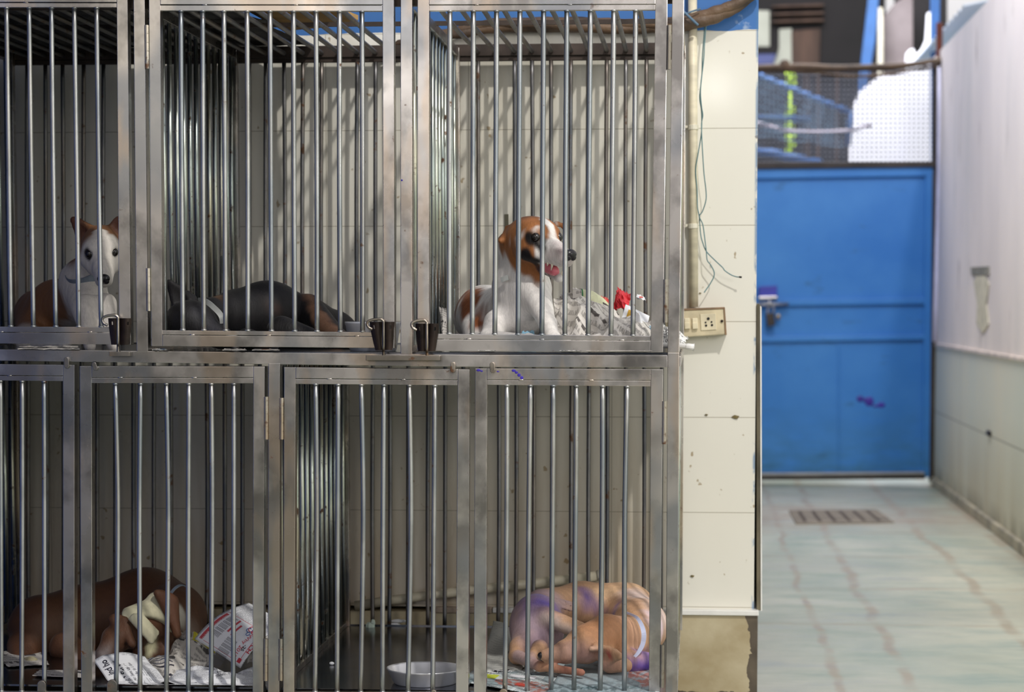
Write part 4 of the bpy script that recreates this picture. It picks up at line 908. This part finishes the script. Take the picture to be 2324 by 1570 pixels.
# ------------------------------------------------------------------ newspapers
def newsprint(name,rgb=(224,222,218),ink=(70,70,74),rows=34,cols=3,pics=0,amt=.75,heads=.25,turn=0):
    t=NT(name); uv=t.n('ShaderNodeUVMap').outputs[0]
    if turn:
        mp=t.n('ShaderNodeMapping'); t.link(uv,mp.inputs[0]); mp.inputs['Rotation'].default_value=(0,0,turn); uv=mp.outputs[0]
    u,v,_=t.sep(uv)
    row=t.math('FRACT',t.math('MULTIPLY',v,rows)); line=t.math('LESS_THAN',row,.5)
    word=t.rng(t.noise(1,vec=uv,sc=(110,rows*1.0,1),detail=1),.40,.46,0,1)
    cu=t.math('FRACT',t.math('MULTIPLY',u,cols)); colm=t.math('MULTIPLY',t.math('GREATER_THAN',cu,.06),t.math('LESS_THAN',cu,.94))
    blk=t.noise(1,vec=uv,sc=(cols*1.2,7,1),detail=0,off=(4,2,0)); has=t.math('GREATER_THAN',blk,.40)
    k=t.math('MULTIPLY',t.math('MULTIPLY',line,word),t.math('MULTIPLY',colm,has)); k=t.math('MULTIPLY',k,amt)
    hr=t.math('FRACT',t.math('MULTIPLY',v,7)); hw=t.rng(t.noise(1,vec=uv,sc=(34,7,1),detail=1,off=(3,0,0)),.45,.5)
    hh=t.math('MULTIPLY',t.math('MULTIPLY',t.math('LESS_THAN',t.math('ABSOLUTE',t.math('SUBTRACT',hr,.5)),.14),hw),t.math('LESS_THAN',blk,heads+.12))
    k=t.math('MAXIMUM',k,hh)
    base=lin(rgb); c=t.mix(k,base,lin(ink))
    if pics:
        mp=t.n('ShaderNodeMapping'); t.link(uv,mp.inputs[0]); mp.inputs['Scale'].default_value=(pics,pics*1.3,1)
        vo=t.n('ShaderNodeTexVoronoi',feature='F1',distance='CHEBYCHEV'); t.link(mp.outputs[0],vo.inputs['Vector']); vo.inputs['Scale'].default_value=1
        cs=t.n('ShaderNodeSeparateColor'); t.link(vo.outputs['Color'],cs.inputs[0]); r,g,b=cs.outputs[:3]
        pc=t.mix(g,lin((60,84,88)),lin((196,206,210))); pc=t.mix(t.rng(b,.86,.88),pc,lin((158,84,66))); pc=t.mix(t.rng(b,.3,.28),pc,lin((96,70,52)))
        bl=t.noise(1,vec=uv,sc=(22,22,1),detail=4); pc=t.mix(t.rng(bl,.45,.6,0,.8),pc,lin((150,170,176)))
        c=t.mix(t.math('MULTIPLY',t.rng(r,.32,.34),.85),c,pc)
    t.set(col=c,rough=.75,spec=.25)
    t.b.inputs['Transmission Weight'].default_value=0
    return t.m
M['news']=newsprint('newsprint'); M['newsg']=newsprint('newsprint_greyish',(206,200,192),(96,92,90),26,3,0,.55,.34); M['newsbig']=newsprint('newsprint_headlines',(214,208,200),(96,90,86),18,3,0,.5,.36,.7)
M['newspic']=newsprint('newsprint_pictures',(214,222,222),(56,70,72),40,4,4.2,.7); M['newsplain']=newsprint('newsprint_margin',(232,232,234),(70,70,80),44,4,0,.6,.1)
M['redp']=simple('red_crepe_paper',(206,52,62),.6,0,.2,14); M['redpl']=simple('pale_red_paper',(236,120,110),.6,0,.2,14); M['whitep']=simple('white_paper',(236,236,238),.7,0,.04,6); M['yel']=simple('yellow_print',(206,160,54),.6,0,.2,12); M['bluepap']=simple('light_blue_paper',(150,196,220),.6,0,.15,10)
M['olivep']=simple('pale_olive_print',(206,206,170),.7,0,.08,8)
def fold(x,y,seed,sc):                 # ridged folding noise
    a=noise.noise(Vector((x*sc+seed*3.1,y*sc-seed,seed))); b=noise.noise(Vector((x*sc*2.1-seed,y*sc*2.1+seed*2,seed+4.))); return (1-abs(a)*2.4)*.7+(abs(b))*.6-.6
def sheet(name,mat,quad,label,cat='newspaper',amp=.012,seed=1,sc=9,nu=26,nv=20,dome=0,th=.0007,group=None,smooth=False,uvs=(0,0,1,1),bend=None,parent=None,jag=0,lift=0):
    """quad: four world points (u0v0,u1v0,u1v1,u0v1)"""
    q=[np.array(p,float) for p in quad]; nrm=np.cross(q[1]-q[0],q[3]-q[0]); nrm/=np.linalg.norm(nrm)+1e-9
    if nrm[2]<-.2 or (abs(nrm[2])<=.2 and nrm[1]>0): nrm=-nrm
    zc=max(x[2] for x in q); zmin=(zT if zc>zT-.02 else (zU if zc>zU-.012 else zL)) if zc>zL-.02 else -9
    def Sf(u,v,off=0):
        uu,vv=u,v
        if jag:
            uu=u+jag*(noise.noise(Vector((v*7,seed,u)))) ; vv=v+jag*(noise.noise(Vector((u*7,seed+9,v))))
        p=(q[0]*(1-uu)*(1-vv)+q[1]*uu*(1-vv)+q[2]*uu*vv+q[3]*(1-uu)*vv)
        d=amp*fold(u,v,seed,sc/4)+dome*math.sin(math.pi*min(1,max(0,u)))*math.sin(math.pi*min(1,max(0,v)))
        if bend: d+=bend(u,v)
        p=p+nrm*d; p[2]=max(p[2],zmin+.004+th+lift); return p+nrm*off
    vs=[];uv=[];fs=[]
    for j in range(nv+1):
        for i in range(nu+1):
            u=i/nu;v=j/nv; vs.append(Sf(u,v)); uv.append((uvs[0]+(uvs[2]-uvs[0])*u,uvs[1]+(uvs[3]-uvs[1])*v))
    for j in range(nv):
        for i in range(nu): k=j*(nu+1)+i; fs.append((k,k+1,k+nu+2,k+nu+1))
    m=MB(); m.v=[tuple(x) for x in vs]; m.f=fs; o=m.build(name,mat,parent,smooth=smooth,uv=uv,fix=False)
    s_=o.modifiers.new('thick','SOLIDIFY'); s_.thickness=th; s_.offset=-1
    if label: tag(o,label,cat,group)
    return o,Sf
def text_on(Sf,par,body_,u,v,size,ang,mat,asp=1.0,off=.0011,bold=.0,us=1,vs=1):
    """lettering laid on a sheet; size in metres, us/vs = metres per unit u/v"""
    cu=bpy.data.curves.new('t','FONT'); cu.body=body_; cu.size=1; cu.offset=bold
    to=bpy.data.objects.new('t',cu); C.objects.link(to); dg=bpy.context.evaluated_depsgraph_get(); me=bpy.data.meshes.new_from_object(to.evaluated_get(dg)); bpy.data.objects.remove(to)
    ca,sa=math.cos(ang),math.sin(ang); m=MB()
    for p in me.vertices:
        x=p.co.x*size*asp; y=p.co.y*size; a=x*ca-y*sa; b=x*sa+y*ca; m.v.append(tuple(Sf(u+a/us,v+b/vs,off)))
    m.f=[tuple(f.vertices) for f in me.polygons]; bpy.data.meshes.remove(me)
    return m.build('lettering',mat,par,fix=False)
def patch(Sf,par,name,u0,v0,u1,v1,mat,off=.0009,n=8):
    vs=[];fs=[]
    for j in range(n+1):
        for i in range(n+1): vs.append(Sf(u0+(u1-u0)*i/n,v0+(v1-v0)*j/n,off))
    for j in range(n):
        for i in range(n): k=j*(n+1)+i; fs.append((k,k+1,k+n+2,k+n+1))
    return MB().add(vs,fs).build(name,mat,par,fix=False)
M['inkb']=simple('black_ink',(34,32,48),.6,0,.1); M['inkr']=simple('red_ink',(206,60,72),.6,0,.1); M['inkgr']=simple('grey_ink',(96,96,104),.6,0,.1)
fz=zL+.003
# lower left cage -----------------------------------------------------------------
# front sheet with the headline running up the page
q=[W(222,1515,.30),W(290,1600,.035),W(585,1610,.04),W(330,1490,.33)]
def flo(p,z=None): return p
A=W(214,1514,.15); B=W(262,1575,.028); Cc=W(400,1575,.03); Dd=W(330,1500,.18)
o,Sf=sheet('newspaper',M['newsplain'],[B,Cc,Dd,A],'front newspaper sheet in the lower left cage with a black headline running up the page',amp=.006,seed=3,sc=7,smooth=True,uvs=(0,0,.5,.8),bend=lambda u,v:.018*math.sin(2.6*u+.4)+.012*v)
wu=float(np.linalg.norm(Cc-B)); wv=float(np.linalg.norm(A-B))
def tx(s_,u,v,size,mat,ang=math.pi/2,bold=.0,asp=1.): return text_on(Sf,o,s_,u,v,size,ang,M[mat],asp,us=wu,vs=wv,bold=bold)
patch(Sf,o,'margin',.02,.02,.80,.93,M['whitep'],off=.0007)
tx('come survey',.36,.02,.024,'inkb',bold=.02,asp=.95); tx('ind ho',.19,.46,.024,'inkb',bold=.02)
tx('nistics Min Sets Up Adv',.47,.0,.0105,'inkgr',asp=1.05); tx('Group Led By Sr. I. Exe',.57,.02,.0105,'inkgr',asp=1.05)
for k in range(5): tx('to the fund at one with the state of new all',.66+.045*k,.05,.0045,'inkgr')
o,_=sheet('newspaper',M['newsplain'],[W(360,1572,.03),W(606,1572,.03),W(600,1518,.14),W(400,1512,.16)],'newspaper of small print lying along the front of the lower left cage',amp=.014,seed=9,sc=10,smooth=True,uvs=(0,0,1,1),dome=.02)
text_on(_,o,'dary rent\nin relief camp\naddon phones',.45,.45,.012,.7,M['inkgr'],us=.22,vs=.13)
o,_=sheet('newspaper',M['newsg'],[W(318,1540,.10),W(430,1560,.09),W(470,1500,.26),W(318,1490,.26)],'grey rolled newspaper in front of the brown dog, striped with dark lines',amp=.012,seed=14,sc=12,dome=.03,smooth=True,uvs=(0,0,.6,.4))
for k in range(7):
    patch(_,o,'printed_rule',.12+.0*k,.30+.07*k,.60-.04*k,.322+.07*k,M['inkgr'] if k else M['inkb'])
patch(_,o,'printed_rule',.45,.12,.95,.17,M['inkb'])
o,_=sheet('newspaper',M['newsg'],[W(345,1490,.36),W(470,1520,.28),W(500,1450,.42),W(400,1440,.46)],'crumpled grey newspaper under the red-printed page, with a yellow corner',amp=.028,seed=21,sc=11,dome=.035,uvs=(0,0,.7,.5))
patch(_,o,'yellow_print',.55,.62,.98,.96,simple('acid_yellow_print',(206,196,56),.7,0,.15,8),off=.0012)
# the leaning page with the red ruled box
q=[W(545,1516,.20),W(655,1420,.24),W(560,1362,.34),W(433,1440,.28)]
o,Sf=sheet('newspaper',M['newsplain'],q,'white newspaper page with red ruled box leaning up in the lower left cage',amp=.003,seed=4,sc=5,smooth=True,uvs=(0,0,.5,1),bend=lambda u,v:.028*math.sin(math.pi*u*.9)-.02*v*v)
wu=float(np.linalg.norm(q[1]-q[0])); wv=float(np.linalg.norm(q[3]-q[0]))
patch(Sf,o,'page_box',.03,.05,.66,.95,M['whitep'],off=.0007)
M['inkrd']=simple('red_print_bar',(206,84,92),.6,0,.1)
for a in ((.05,.07,.655,.078),(.05,.925,.655,.933),(.05,.07,.056,.93),(.65,.07,.656,.93)): patch(Sf,o,'red_rule',*a,M['inkr'])
patch(Sf,o,'red_bar',.06,.86,.62,.925,M['inkrd'],off=.0010); patch(Sf,o,'red_bar',.36,.56,.62,.60,M['inkrd'],off=.0010); patch(Sf,o,'red_bar',.34,.46,.56,.50,M['inkrd'],off=.0010); patch(Sf,o,'red_bar',.05,.05,.12,.11,M['inkr'],off=.0012)
def t2(s_,u,v,size,mat,ang=math.pi,bold=.0,asp=1.): return text_on(Sf,o,s_,u,v,size,ang,M[mat],asp,us=wu,vs=wv,bold=bold,off=.0014)
t2('Why 2012?',.52,.22,.015,'inkr'); t2('DUTCH',.62,.07,.016,'inkr',bold=.02); t2('-25',.33,.16,.012,'inkb',bold=.02)
for k in range(9): t2('ent in the way of all states and',.30,.31+.024*k,.0065,'inkgr')
for k in range(6): t2('Total of one by four',.62,.66+.03*k,.0075,'inkgr')
t2('GENERAL   DEGREE',.60,.875,.011,'whitep')
m=MB(); 
for (a,b,ru,rv) in ((.60,.27,.055,.07),(.58,.20,.05,.045)): m.tube([Sf(a+ru*math.cos(i*.35),b+rv*math.sin(i*.35),.0016) for i in range(19)],.0009,5,cap=False)
m.build('line_drawing',M['inkr'],o)
m=MB(); m.tube([Sf(.56+.04*math.cos(i*.5),.30+.05*math.sin(i*.5),.0016) for i in range(12)],.0009,5,cap=False); m.tube([Sf(.50+.035*math.cos(i*.5),.26+.03*math.sin(i*.5),.0016) for i in range(12)],.0008,5,cap=False); m.build('line_drawing',simple('blue_ink',(50,96,160),.6),o)
o,_=sheet('newspaper',M['newsg'],[W(560,1500,.30),W(680,1500,.30),W(700,1440,.5),W(590,1450,.5)],'grey curled newspaper behind the leaning red-printed page',amp=.03,seed=33,sc=10,dome=.05,uvs=(0,0,.6,.4),smooth=True)
o,_=sheet('newspaper',M['newsg'],[W(20,1530,.24),W(112,1520,.28),W(90,1478,.48),W(-20,1485,.46)],'torn piece of newspaper under the pale paw at the far left of the lower cage',amp=.012,seed=41,sc=9,uvs=(0,0,.4,.3),jag=.06)
o,_=sheet('newspaper',M['newsg'],[W(75,1566,.12),W(215,1568,.10),W(200,1536,.2),W(90,1545,.2)],'newspaper scrap behind the meeting stiles of the lower left doors',amp=.012,seed=45,sc=9,uvs=(0,0,.4,.3),jag=.05)
# lower right cage ------------------------------------------------------------------
z=zL+.004
def fl(x,y,Y=None,dz=0.): p=floorp(x,y,z+dz); return p
def flc(x,y,dz=0.):
    p=floorp(x,y,z+dz); return p
q=[flc(1040,1540),flc(1200,1592),flc(1490,1560),flc(1120,1500)]
q=[flc(1038,1545),flc(1290,1590),flc(1400,1500),flc(1110,1497)]
o,Sf=sheet('newspaper',M['newspic'],q,'newspaper with dark green pictures spread under the front of the curled dog',amp=.002,seed=5,sc=5,smooth=True,uvs=(0,0,1,1))
text_on(Sf,o,'PM ready\nto fight\npolls',.04,.48,.021,.15,M['whitep'],us=.27,vs=.3,bold=.02,off=.0016)
patch(Sf,o,'yellow_print',.12,.24,.26,.38,simple('lime_print',(206,216,70),.7)); patch(Sf,o,'red_print',.47,.14,.56,.21,simple('red_green_print',(200,74,60),.7)); patch(Sf,o,'white_caption',.34,.36,.56,.44,M['whitep'])
q=[flc(1225,1600),flc(1495,1600,.0),flc(1500,1490),flc(1290,1500)]
q=[p+np.array([0,0,.002]) for p in q]
o,Sf=sheet('newspaper',newsprint('newsprint_teal',(226,232,236),(72,96,104),44,4,2.1,.6,.2),q,'white and teal newspaper sheet at the front right corner under the curled dog',lift=.004,amp=.002,seed=6,sc=5,smooth=True,uvs=(0,0,.8,.7))
q=[flc(1090,1530),flc(1190,1520),flc(1200,1450),flc(1120,1430)]
q[2]+=np.array([0,0,.012]); q[3]+=np.array([0,0,.03])
o,Sf=sheet('newspaper',newsprint('newsprint_grey_picture',(190,190,184),(120,120,116),50,4,0,.3,.1),q,'thin grey sheet curling up left of the curled dog',amp=.010,seed=8,sc=6,smooth=True,uvs=(0,0,.5,.5))
o=MB().ell(floorp(986/1.308,1500,zL+.003)*0+floorp(753,1505,zL+.004),(.006,.005,.004),n=10,m=6).build('crumb',M['whitep'],smooth=True); tag(o,'single pale crumb on the bare steel tray of the lower right cage','crumb')
# bowls
M['bowl']=simple('bowl_steel',(224,224,228),.3,.55,.06,4)
def bowl(c,R,h,label):
    prof=[(R*.80,0),(R*.84,.004),(R*.97,h*.86),(R*1.0,h*.95),(R*1.0,h),(R*.965,h*1.0),(R*.93,h*.93),(R*.80,h*.22),(R*.70,h*.12),(0.001,h*.10)]
    o=MB().lathe(prof,c,56).build('steel_bowl',M['bowl'],smooth=True); tag(o,label,'bowl'); return o
cz=W(965,1553,.125); bowl((cz[0],.125,zL+.0005),.086,.034,'round steel feeding bowl on the tray at the front of the lower right cage')
cz=W(848,760,.13); bowl((cz[0],.12,zU+.0005),.062,.064,'steel bowl behind the latch of the upper middle cage')
# upper right heap --------------------------------------------------------------------
u=zU+.003
o,_=sheet('newspaper',M['newsbig'],[W(1268,792,.26),W(1430,792,.24),W(1400,700,.42),W(1255,668,.45)],'large crumpled newspaper mound beside the white dog in the upper right cage',amp=.030,seed=51,sc=10,dome=.045,uvs=(0,0,.5,.5),nu=30,nv=24)
o,_=sheet('newspaper',M['newsg'],[W(1252,780,.42),W(1325,775,.40),W(1320,655,.52),W(1262,680,.55)],'upright crumpled newspaper fold right behind the foreleg of the white dog',amp=.026,seed=57,sc=11,dome=.03,uvs=(0,0,.4,.6))
o,_=sheet('newspaper',M['newsbig'],[W(1340,790,.18),W(1500,792,.16),W(1480,724,.34),W(1350,715,.36)],'front fold of grey newsprint in the upper right cage',amp=.022,seed=63,sc=10,dome=.03,uvs=(.4,0,.9,.4))
o,_=sheet('paper_sheet',M['newsg'],[W(1300,700,.40),W(1400,712,.40),W(1378,685,.5),W(1300,645,.5)],'newsprint fold with a pale olive print on top of the paper mound',amp=.012,seed=66,sc=6,dome=.02,uvs=(0,0,.3,.2))
patch(_,o,'olive_print',.25,.12,.95,.8,M['olivep'],off=.002); patch(_,o,'green_rule',.22,.08,.25,.85,simple('green_rule',(40,120,70),.7),off=.003)
for k,(x,y,a) in enumerate(((1318,748,.5),(1342,730,.7),(1366,752,.6),(1330,765,.5),(1300,750,.8),(1388,745,.4))): pass
o,_=sheet('crepe_paper',M['redp'],[W(1392,700,.50),W(1425,700,.48),W(1432,668,.52),W(1402,652,.54)],'crumpled red crepe paper on top of the newspaper heap','paper',amp=.013,seed=71,sc=16,dome=.02,nu=18,nv=14,jag=.08)
o,_=sheet('crepe_paper',M['redpl'],[W(1350,684,.52),W(1392,708,.50),W(1390,682,.54),W(1362,670,.55)],'paler red crepe scrap just left of the crumpled red paper','paper',amp=.014,seed=75,sc=14,dome=.01,nu=14,nv=10,jag=.08)
o,_=sheet('paper_scrap',M['whitep'],[W(1444,674,.55),W(1466,682,.55),W(1462,674,.57),W(1446,668,.57)],'small white scrap with red marks above the card, near the door stile','paper',amp=.006,seed=77,sc=10,nu=10,nv=8,jag=.08)
patch(_,o,'red_mark',.3,.2,.7,.5,M['redpl'],off=.002)
o,_=sheet('card',M['whitep'],[W(1405,742,.34),W(1466,748,.32),W(1474,716,.38),W(1420,690,.42)],'white card with a yellow print standing in the upper right cage','card',amp=.003,seed=80,sc=3,dome=.004,nu=12,nv=12,th=.0015)
patch(_,o,'yellow_print',.18,.25,.60,.80,M['yel'],off=.0012)
m=MB(); m.prism([W(1440,703,.26),W(1452,715,.25),W(1458,730,.25),W(1458,785,.24),W(1436,785,.25),W(1446,745,.25)],(0,.002,0)); o=m.build('paper_strip',M['whitep']); tag(o,'bright white paper strip standing just behind the bars, left of the blue piece','paper')
m=MB(); patch
o,_=sheet('blue_paper',M['bluepap'],[W(1456,790,.20),W(1492,792,.20),W(1486,738,.30),W(1462,748,.30)],'light blue paper piece in the right corner of the upper right cage','paper',amp=.014,seed=84,sc=12,dome=.01,nu=14,nv=12)
o,_=sheet('blue_paper',M['bluepap'],[W(1174,792,.26),W(1218,792,.26),W(1212,750,.34),W(1184,750,.34)],'small light blue piece between the forelegs of the white dog','paper',amp=.006,seed=86,sc=12,dome=.01,nu=12,nv=10)
o,_=sheet('newspaper',M['news'],[W(1496,792,.12),W(1552,785,.10),W(1562,765,.14),W(1500,730,.2)],'white newspaper bulging out past the right post of the rack',amp=.018,seed=88,sc=12,dome=.02,uvs=(0,0,.4,.3),nu=18,nv=14)
m=MB(); m.tube(dense([W(1500,783,.08),W(1545,785,.06),W(1566,787,.05),W(1575,788,.05)]),[.006]*10+[.007]*6+[.0075,.008,.009],10); o=m.build('rolled_paper',M['news'],smooth=False); tag(o,'narrow rolled newspaper poking out past the right post above the cross beam','newspaper')
o,_=sheet('newspaper',M['newsg'],[W(1005,792,.3),W(1020,785,.3),W(1012,700,.36),W(996,696,.38)],'folded newspaper standing against the divider left of the white dog',amp=.006,seed=90,sc=8,dome=.01,uvs=(0,0,.2,.6),nu=10,nv=14)
# slips of paper poking out under the upper doors
slips=[(345,380,792,'newspaper slip with a blue print poking out at the left under the upper middle door','news'),
 (505,560,792,'grey newspaper slip poking out under the upper middle door','newsg'),
 (572,635,793,'torn newspaper slip with an orange print under the upper middle door','newsg'),
 (40,180,786,'flat newspaper edge under the upper left door','newsg'),
 (1085,1125,802,'white slip lying at the left under the upper right door','news'),
 (1270,1320,803,'white slip lying near the middle under the upper right door','news'),
 (1330,1480,803,'long newspaper edge lying at the right under the upper right door','newsg')]
for i,(a,b_,y,lab,mt) in enumerate(slips):
    o,_=sheet('newspaper',M[mt],[W(a,y+5,-.004),W(b_,y+6,-.006),W(b_-4,y-1,.10),W(a+5,y-1,.10)],lab,amp=.0035,seed=100+i,sc=14,uvs=(0,0,.3,.15),jag=.06,nu=18,nv=8)
    if i==0: patch(_,o,'blue_print',.5,.1,.9,.6,simple('blue_print',(60,120,170),.6),off=.001)
    if i==2: patch(_,o,'orange_print',.35,.1,.7,.5,simple('orange_print',(230,140,90),.6),off=.001)
# sheets covering the top of the left cages -------------------------------------------
M['tarp']=simple('black_plastic_sheet',(20,18,24),.45,0,.4,4)
zt=zT+.02
def top(px,Y,z_=None): return np.array([W(px,116,YB)[0] if px is None else px, Y, zt])
xR0=float(W(470,20,0.05)[0]); 
q=[np.array([XL-.03,-.02,zt]),np.array([-.78-.28,-.02,zt]),np.array([-.99,YB+.03,zt]),np.array([XL-.03,YB+.03,zt])]
o,_=sheet('tarpaulin',M['tarp'],q,'black plastic sheet covering the top of the upper left cage',cat='tarpaulin',amp=.016,seed=111,sc=16,nu=30,nv=24,jag=.05,dome=.01)
M['cardb']=simple('yellowed_cardboard',(190,150,92),.8,0,.2,12)
m=MB(); a=[np.array([-1.06,.30,zt+.02]),np.array([-.86,.42,zt+.02]),np.array([-.82,.66,zt+.02]),np.array([-.93,.80,zt+.02]),np.array([-1.04,.86,zt+.02])]
m.prism(a,(0,0,.012)); o=m.build('cardboard_piece',M['cardb']); tag(o,'yellowed cardboard piece lying on top of the upper middle cage','cardboard')
# small wall and tray details
M['tape']=simple('grey_tape',(120,116,96),.6,0,.1)
o=MB().pq([(1145,486),(1154,486),(1154.5,530),(1145.5,530)],YW-.003,.003).build('tape_strip',M['tape']); tag(o,'short strip of grey-green tape on the tiles above the tan-headed dog','tape')
M['dleaf']=simple('dry_leaf',(112,98,60),.8,0,.4,30)
for x,y,s_,lab in ((1669,946,9,'larger dry leaf fragment stuck on the tiles beside the rack'),(1603,941,4,'small brown fleck on the tiles left of the dry leaf fragment'),(1571,1307,5,'small dark fleck low on the tiles above the ledge'),(1589,665,3,'tiny brown fleck on the tiles above the switchboard')):
    m=MB(); m.prism([W(x-s_,y,YW-.003),W(x-s_*.2,y-s_*.5,YW-.004),W(x+s_,y-s_*.2,YW-.002),W(x+s_*.5,y+s_*.5,YW-.004),W(x-s_*.3,y+s_*.4,YW-.003)],(0,.002,0)); o=m.build('leaf_scrap',M['dleaf']); tag(o,lab,'fleck')
m=MB(); m.ell(W(840,1420,YB-.03),(.013,.01,.011),n=7,m=5); m.ell(W(846,1413,YB-.03),(.007,.008,.010),n=6,m=4); o=m.build('debris',simple('pale_green_scrap',(196,210,196),.8,0,.2,30)); tag(o,'pale green-white scrap at the back left of the lower right tray','scrap')
m=MB(); m.ell(W(893,1418,YB+.03),(.02,.008,.006),n=7,m=5); m.ell(W(905,1409,YB+.03),(.022,.006,.005),n=7,m=5); o=m.build('debris',M['whitep']); tag(o,'white plastic scrap behind the bars of the lower right cage under the loose pipe','scrap')
# purple ink on the lower right door frame and post
m=MB()
for x,y,a,b_ in ((1086,840,5,3),(1093,842,3,2),(1166,841,5,3),(1172,845,4,3),(1178,851,4,4),(1184,857,4,4),(1130,843,3,1.5)): m.ell(W(x,y,0),(a*.00094,.0006,b_*.00094),n=10,m=6)
m.build('ink_smear',M['ink'],dL4,smooth=True)
m=MB(); m.ell(W(912,409,0),(.0022,.0006,.002),n=8,m=6); m.build('ink_spot',M['ink'],rack)
# ------------------------------------------------------------------ light
w=bpy.data.worlds.new('world'); bpy.context.scene.world=w; w.use_nodes=True; nt=w.node_tree; bg=nt.nodes['Background']
tc=nt.nodes.new('ShaderNodeTexCoord'); sp=nt.nodes.new('ShaderNodeSeparateXYZ'); nt.links.new(tc.outputs['Generated'],sp.inputs[0])
rp_=nt.nodes.new('ShaderNodeValToRGB'); nt.links.new(sp.outputs[2],rp_.inputs[0])
e=rp_.color_ramp.elements; e[0].position=0.0; e[0].color=(.22,.21,.20,1); e[1].position=.05; e[1].color=(.62,.61,.60,1)
for p,c in ((.16,(1.45,1.42,1.45)),(.45,(1.35,1.33,1.38)),(1.0,(1.0,1.0,1.06))): k=e.new(p); k.color=(*c,1)
gr=nt.nodes.new('ShaderNodeMapRange'); nt.links.new(sp.outputs[0],gr.inputs[0]); gr.inputs[1].default_value=.75; gr.inputs[2].default_value=.97
hz=nt.nodes.new('ShaderNodeMapRange'); nt.links.new(sp.outputs[2],hz.inputs[0]); hz.inputs[1].default_value=.6; hz.inputs[2].default_value=.0
mu=nt.nodes.new('ShaderNodeMath'); mu.operation='MULTIPLY'; nt.links.new(gr.outputs[0],mu.inputs[0]); nt.links.new(hz.outputs[0],mu.inputs[1])
mx=nt.nodes.new('ShaderNodeMix'); mx.data_type='RGBA'; nt.links.new(mu.outputs[0],mx.inputs[0]); nt.links.new(rp_.outputs[0],mx.inputs[6]); mx.inputs[7].default_value=(1.05,1.22,.95,1)
nt.links.new(mx.outputs[2],bg.inputs[0]); bg.inputs[1].default_value=.74
def area(name,loc,target,size,power,col,sy=None):
    l=bpy.data.lights.new(name,'AREA'); l.energy=power; l.color=col; l.size=size
    if sy: l.shape='RECTANGLE'; l.size_y=sy
    o=bpy.data.objects.new(name,l); C.objects.link(o); o.location=loc
    o.rotation_euler=(Vector(target)-Vector(loc)).to_track_quat('-Z','Y').to_euler(); return o
area('overhead_lamp',(2.0,-4.0,6.5),(-.2,1.0,1.2),.26,315,(1,.97,.92))
area('window_daylight',(.1,-6.2,2.3),(0,0,1.2),.16,1.2,(1,.99,.97))
area('front_fill',(-2.0,-6.6,2.4),(-.6,0,1.2),1.6,16,(1,.99,.98))  # fill light added to brighten the rack from the front
area('side_daylight',(3.0,-2.8,2.0),(-.3,.8,1.1),1.0,48,(1,.985,.96))
area('yard_daylight',(.5,9.6,4.6),(1.2,11.6,1.6),2.2,230,(.95,.95,1))
area('corridor_fill',(.45,4.8,4.0),(1.3,5.6,.4),1.6,106,(1,.97,.92))  # fill light added above the corridor to brighten its wall and floor
area('right_area_light',(3.4,3.6,2.6),(1.2,6.0,.9),1.6,0.001,(.9,.92,1))  # area light beyond the right wall, set to almost no power
sc=bpy.context.scene
sc.view_settings.view_transform='Standard'; sc.view_settings.look='None'; sc.view_settings.gamma=1; sc.view_settings.exposure=0.0; sc.view_settings.use_curve_mapping=False
sc.cycles.max_bounces=8; sc.cycles.use_denoising=True
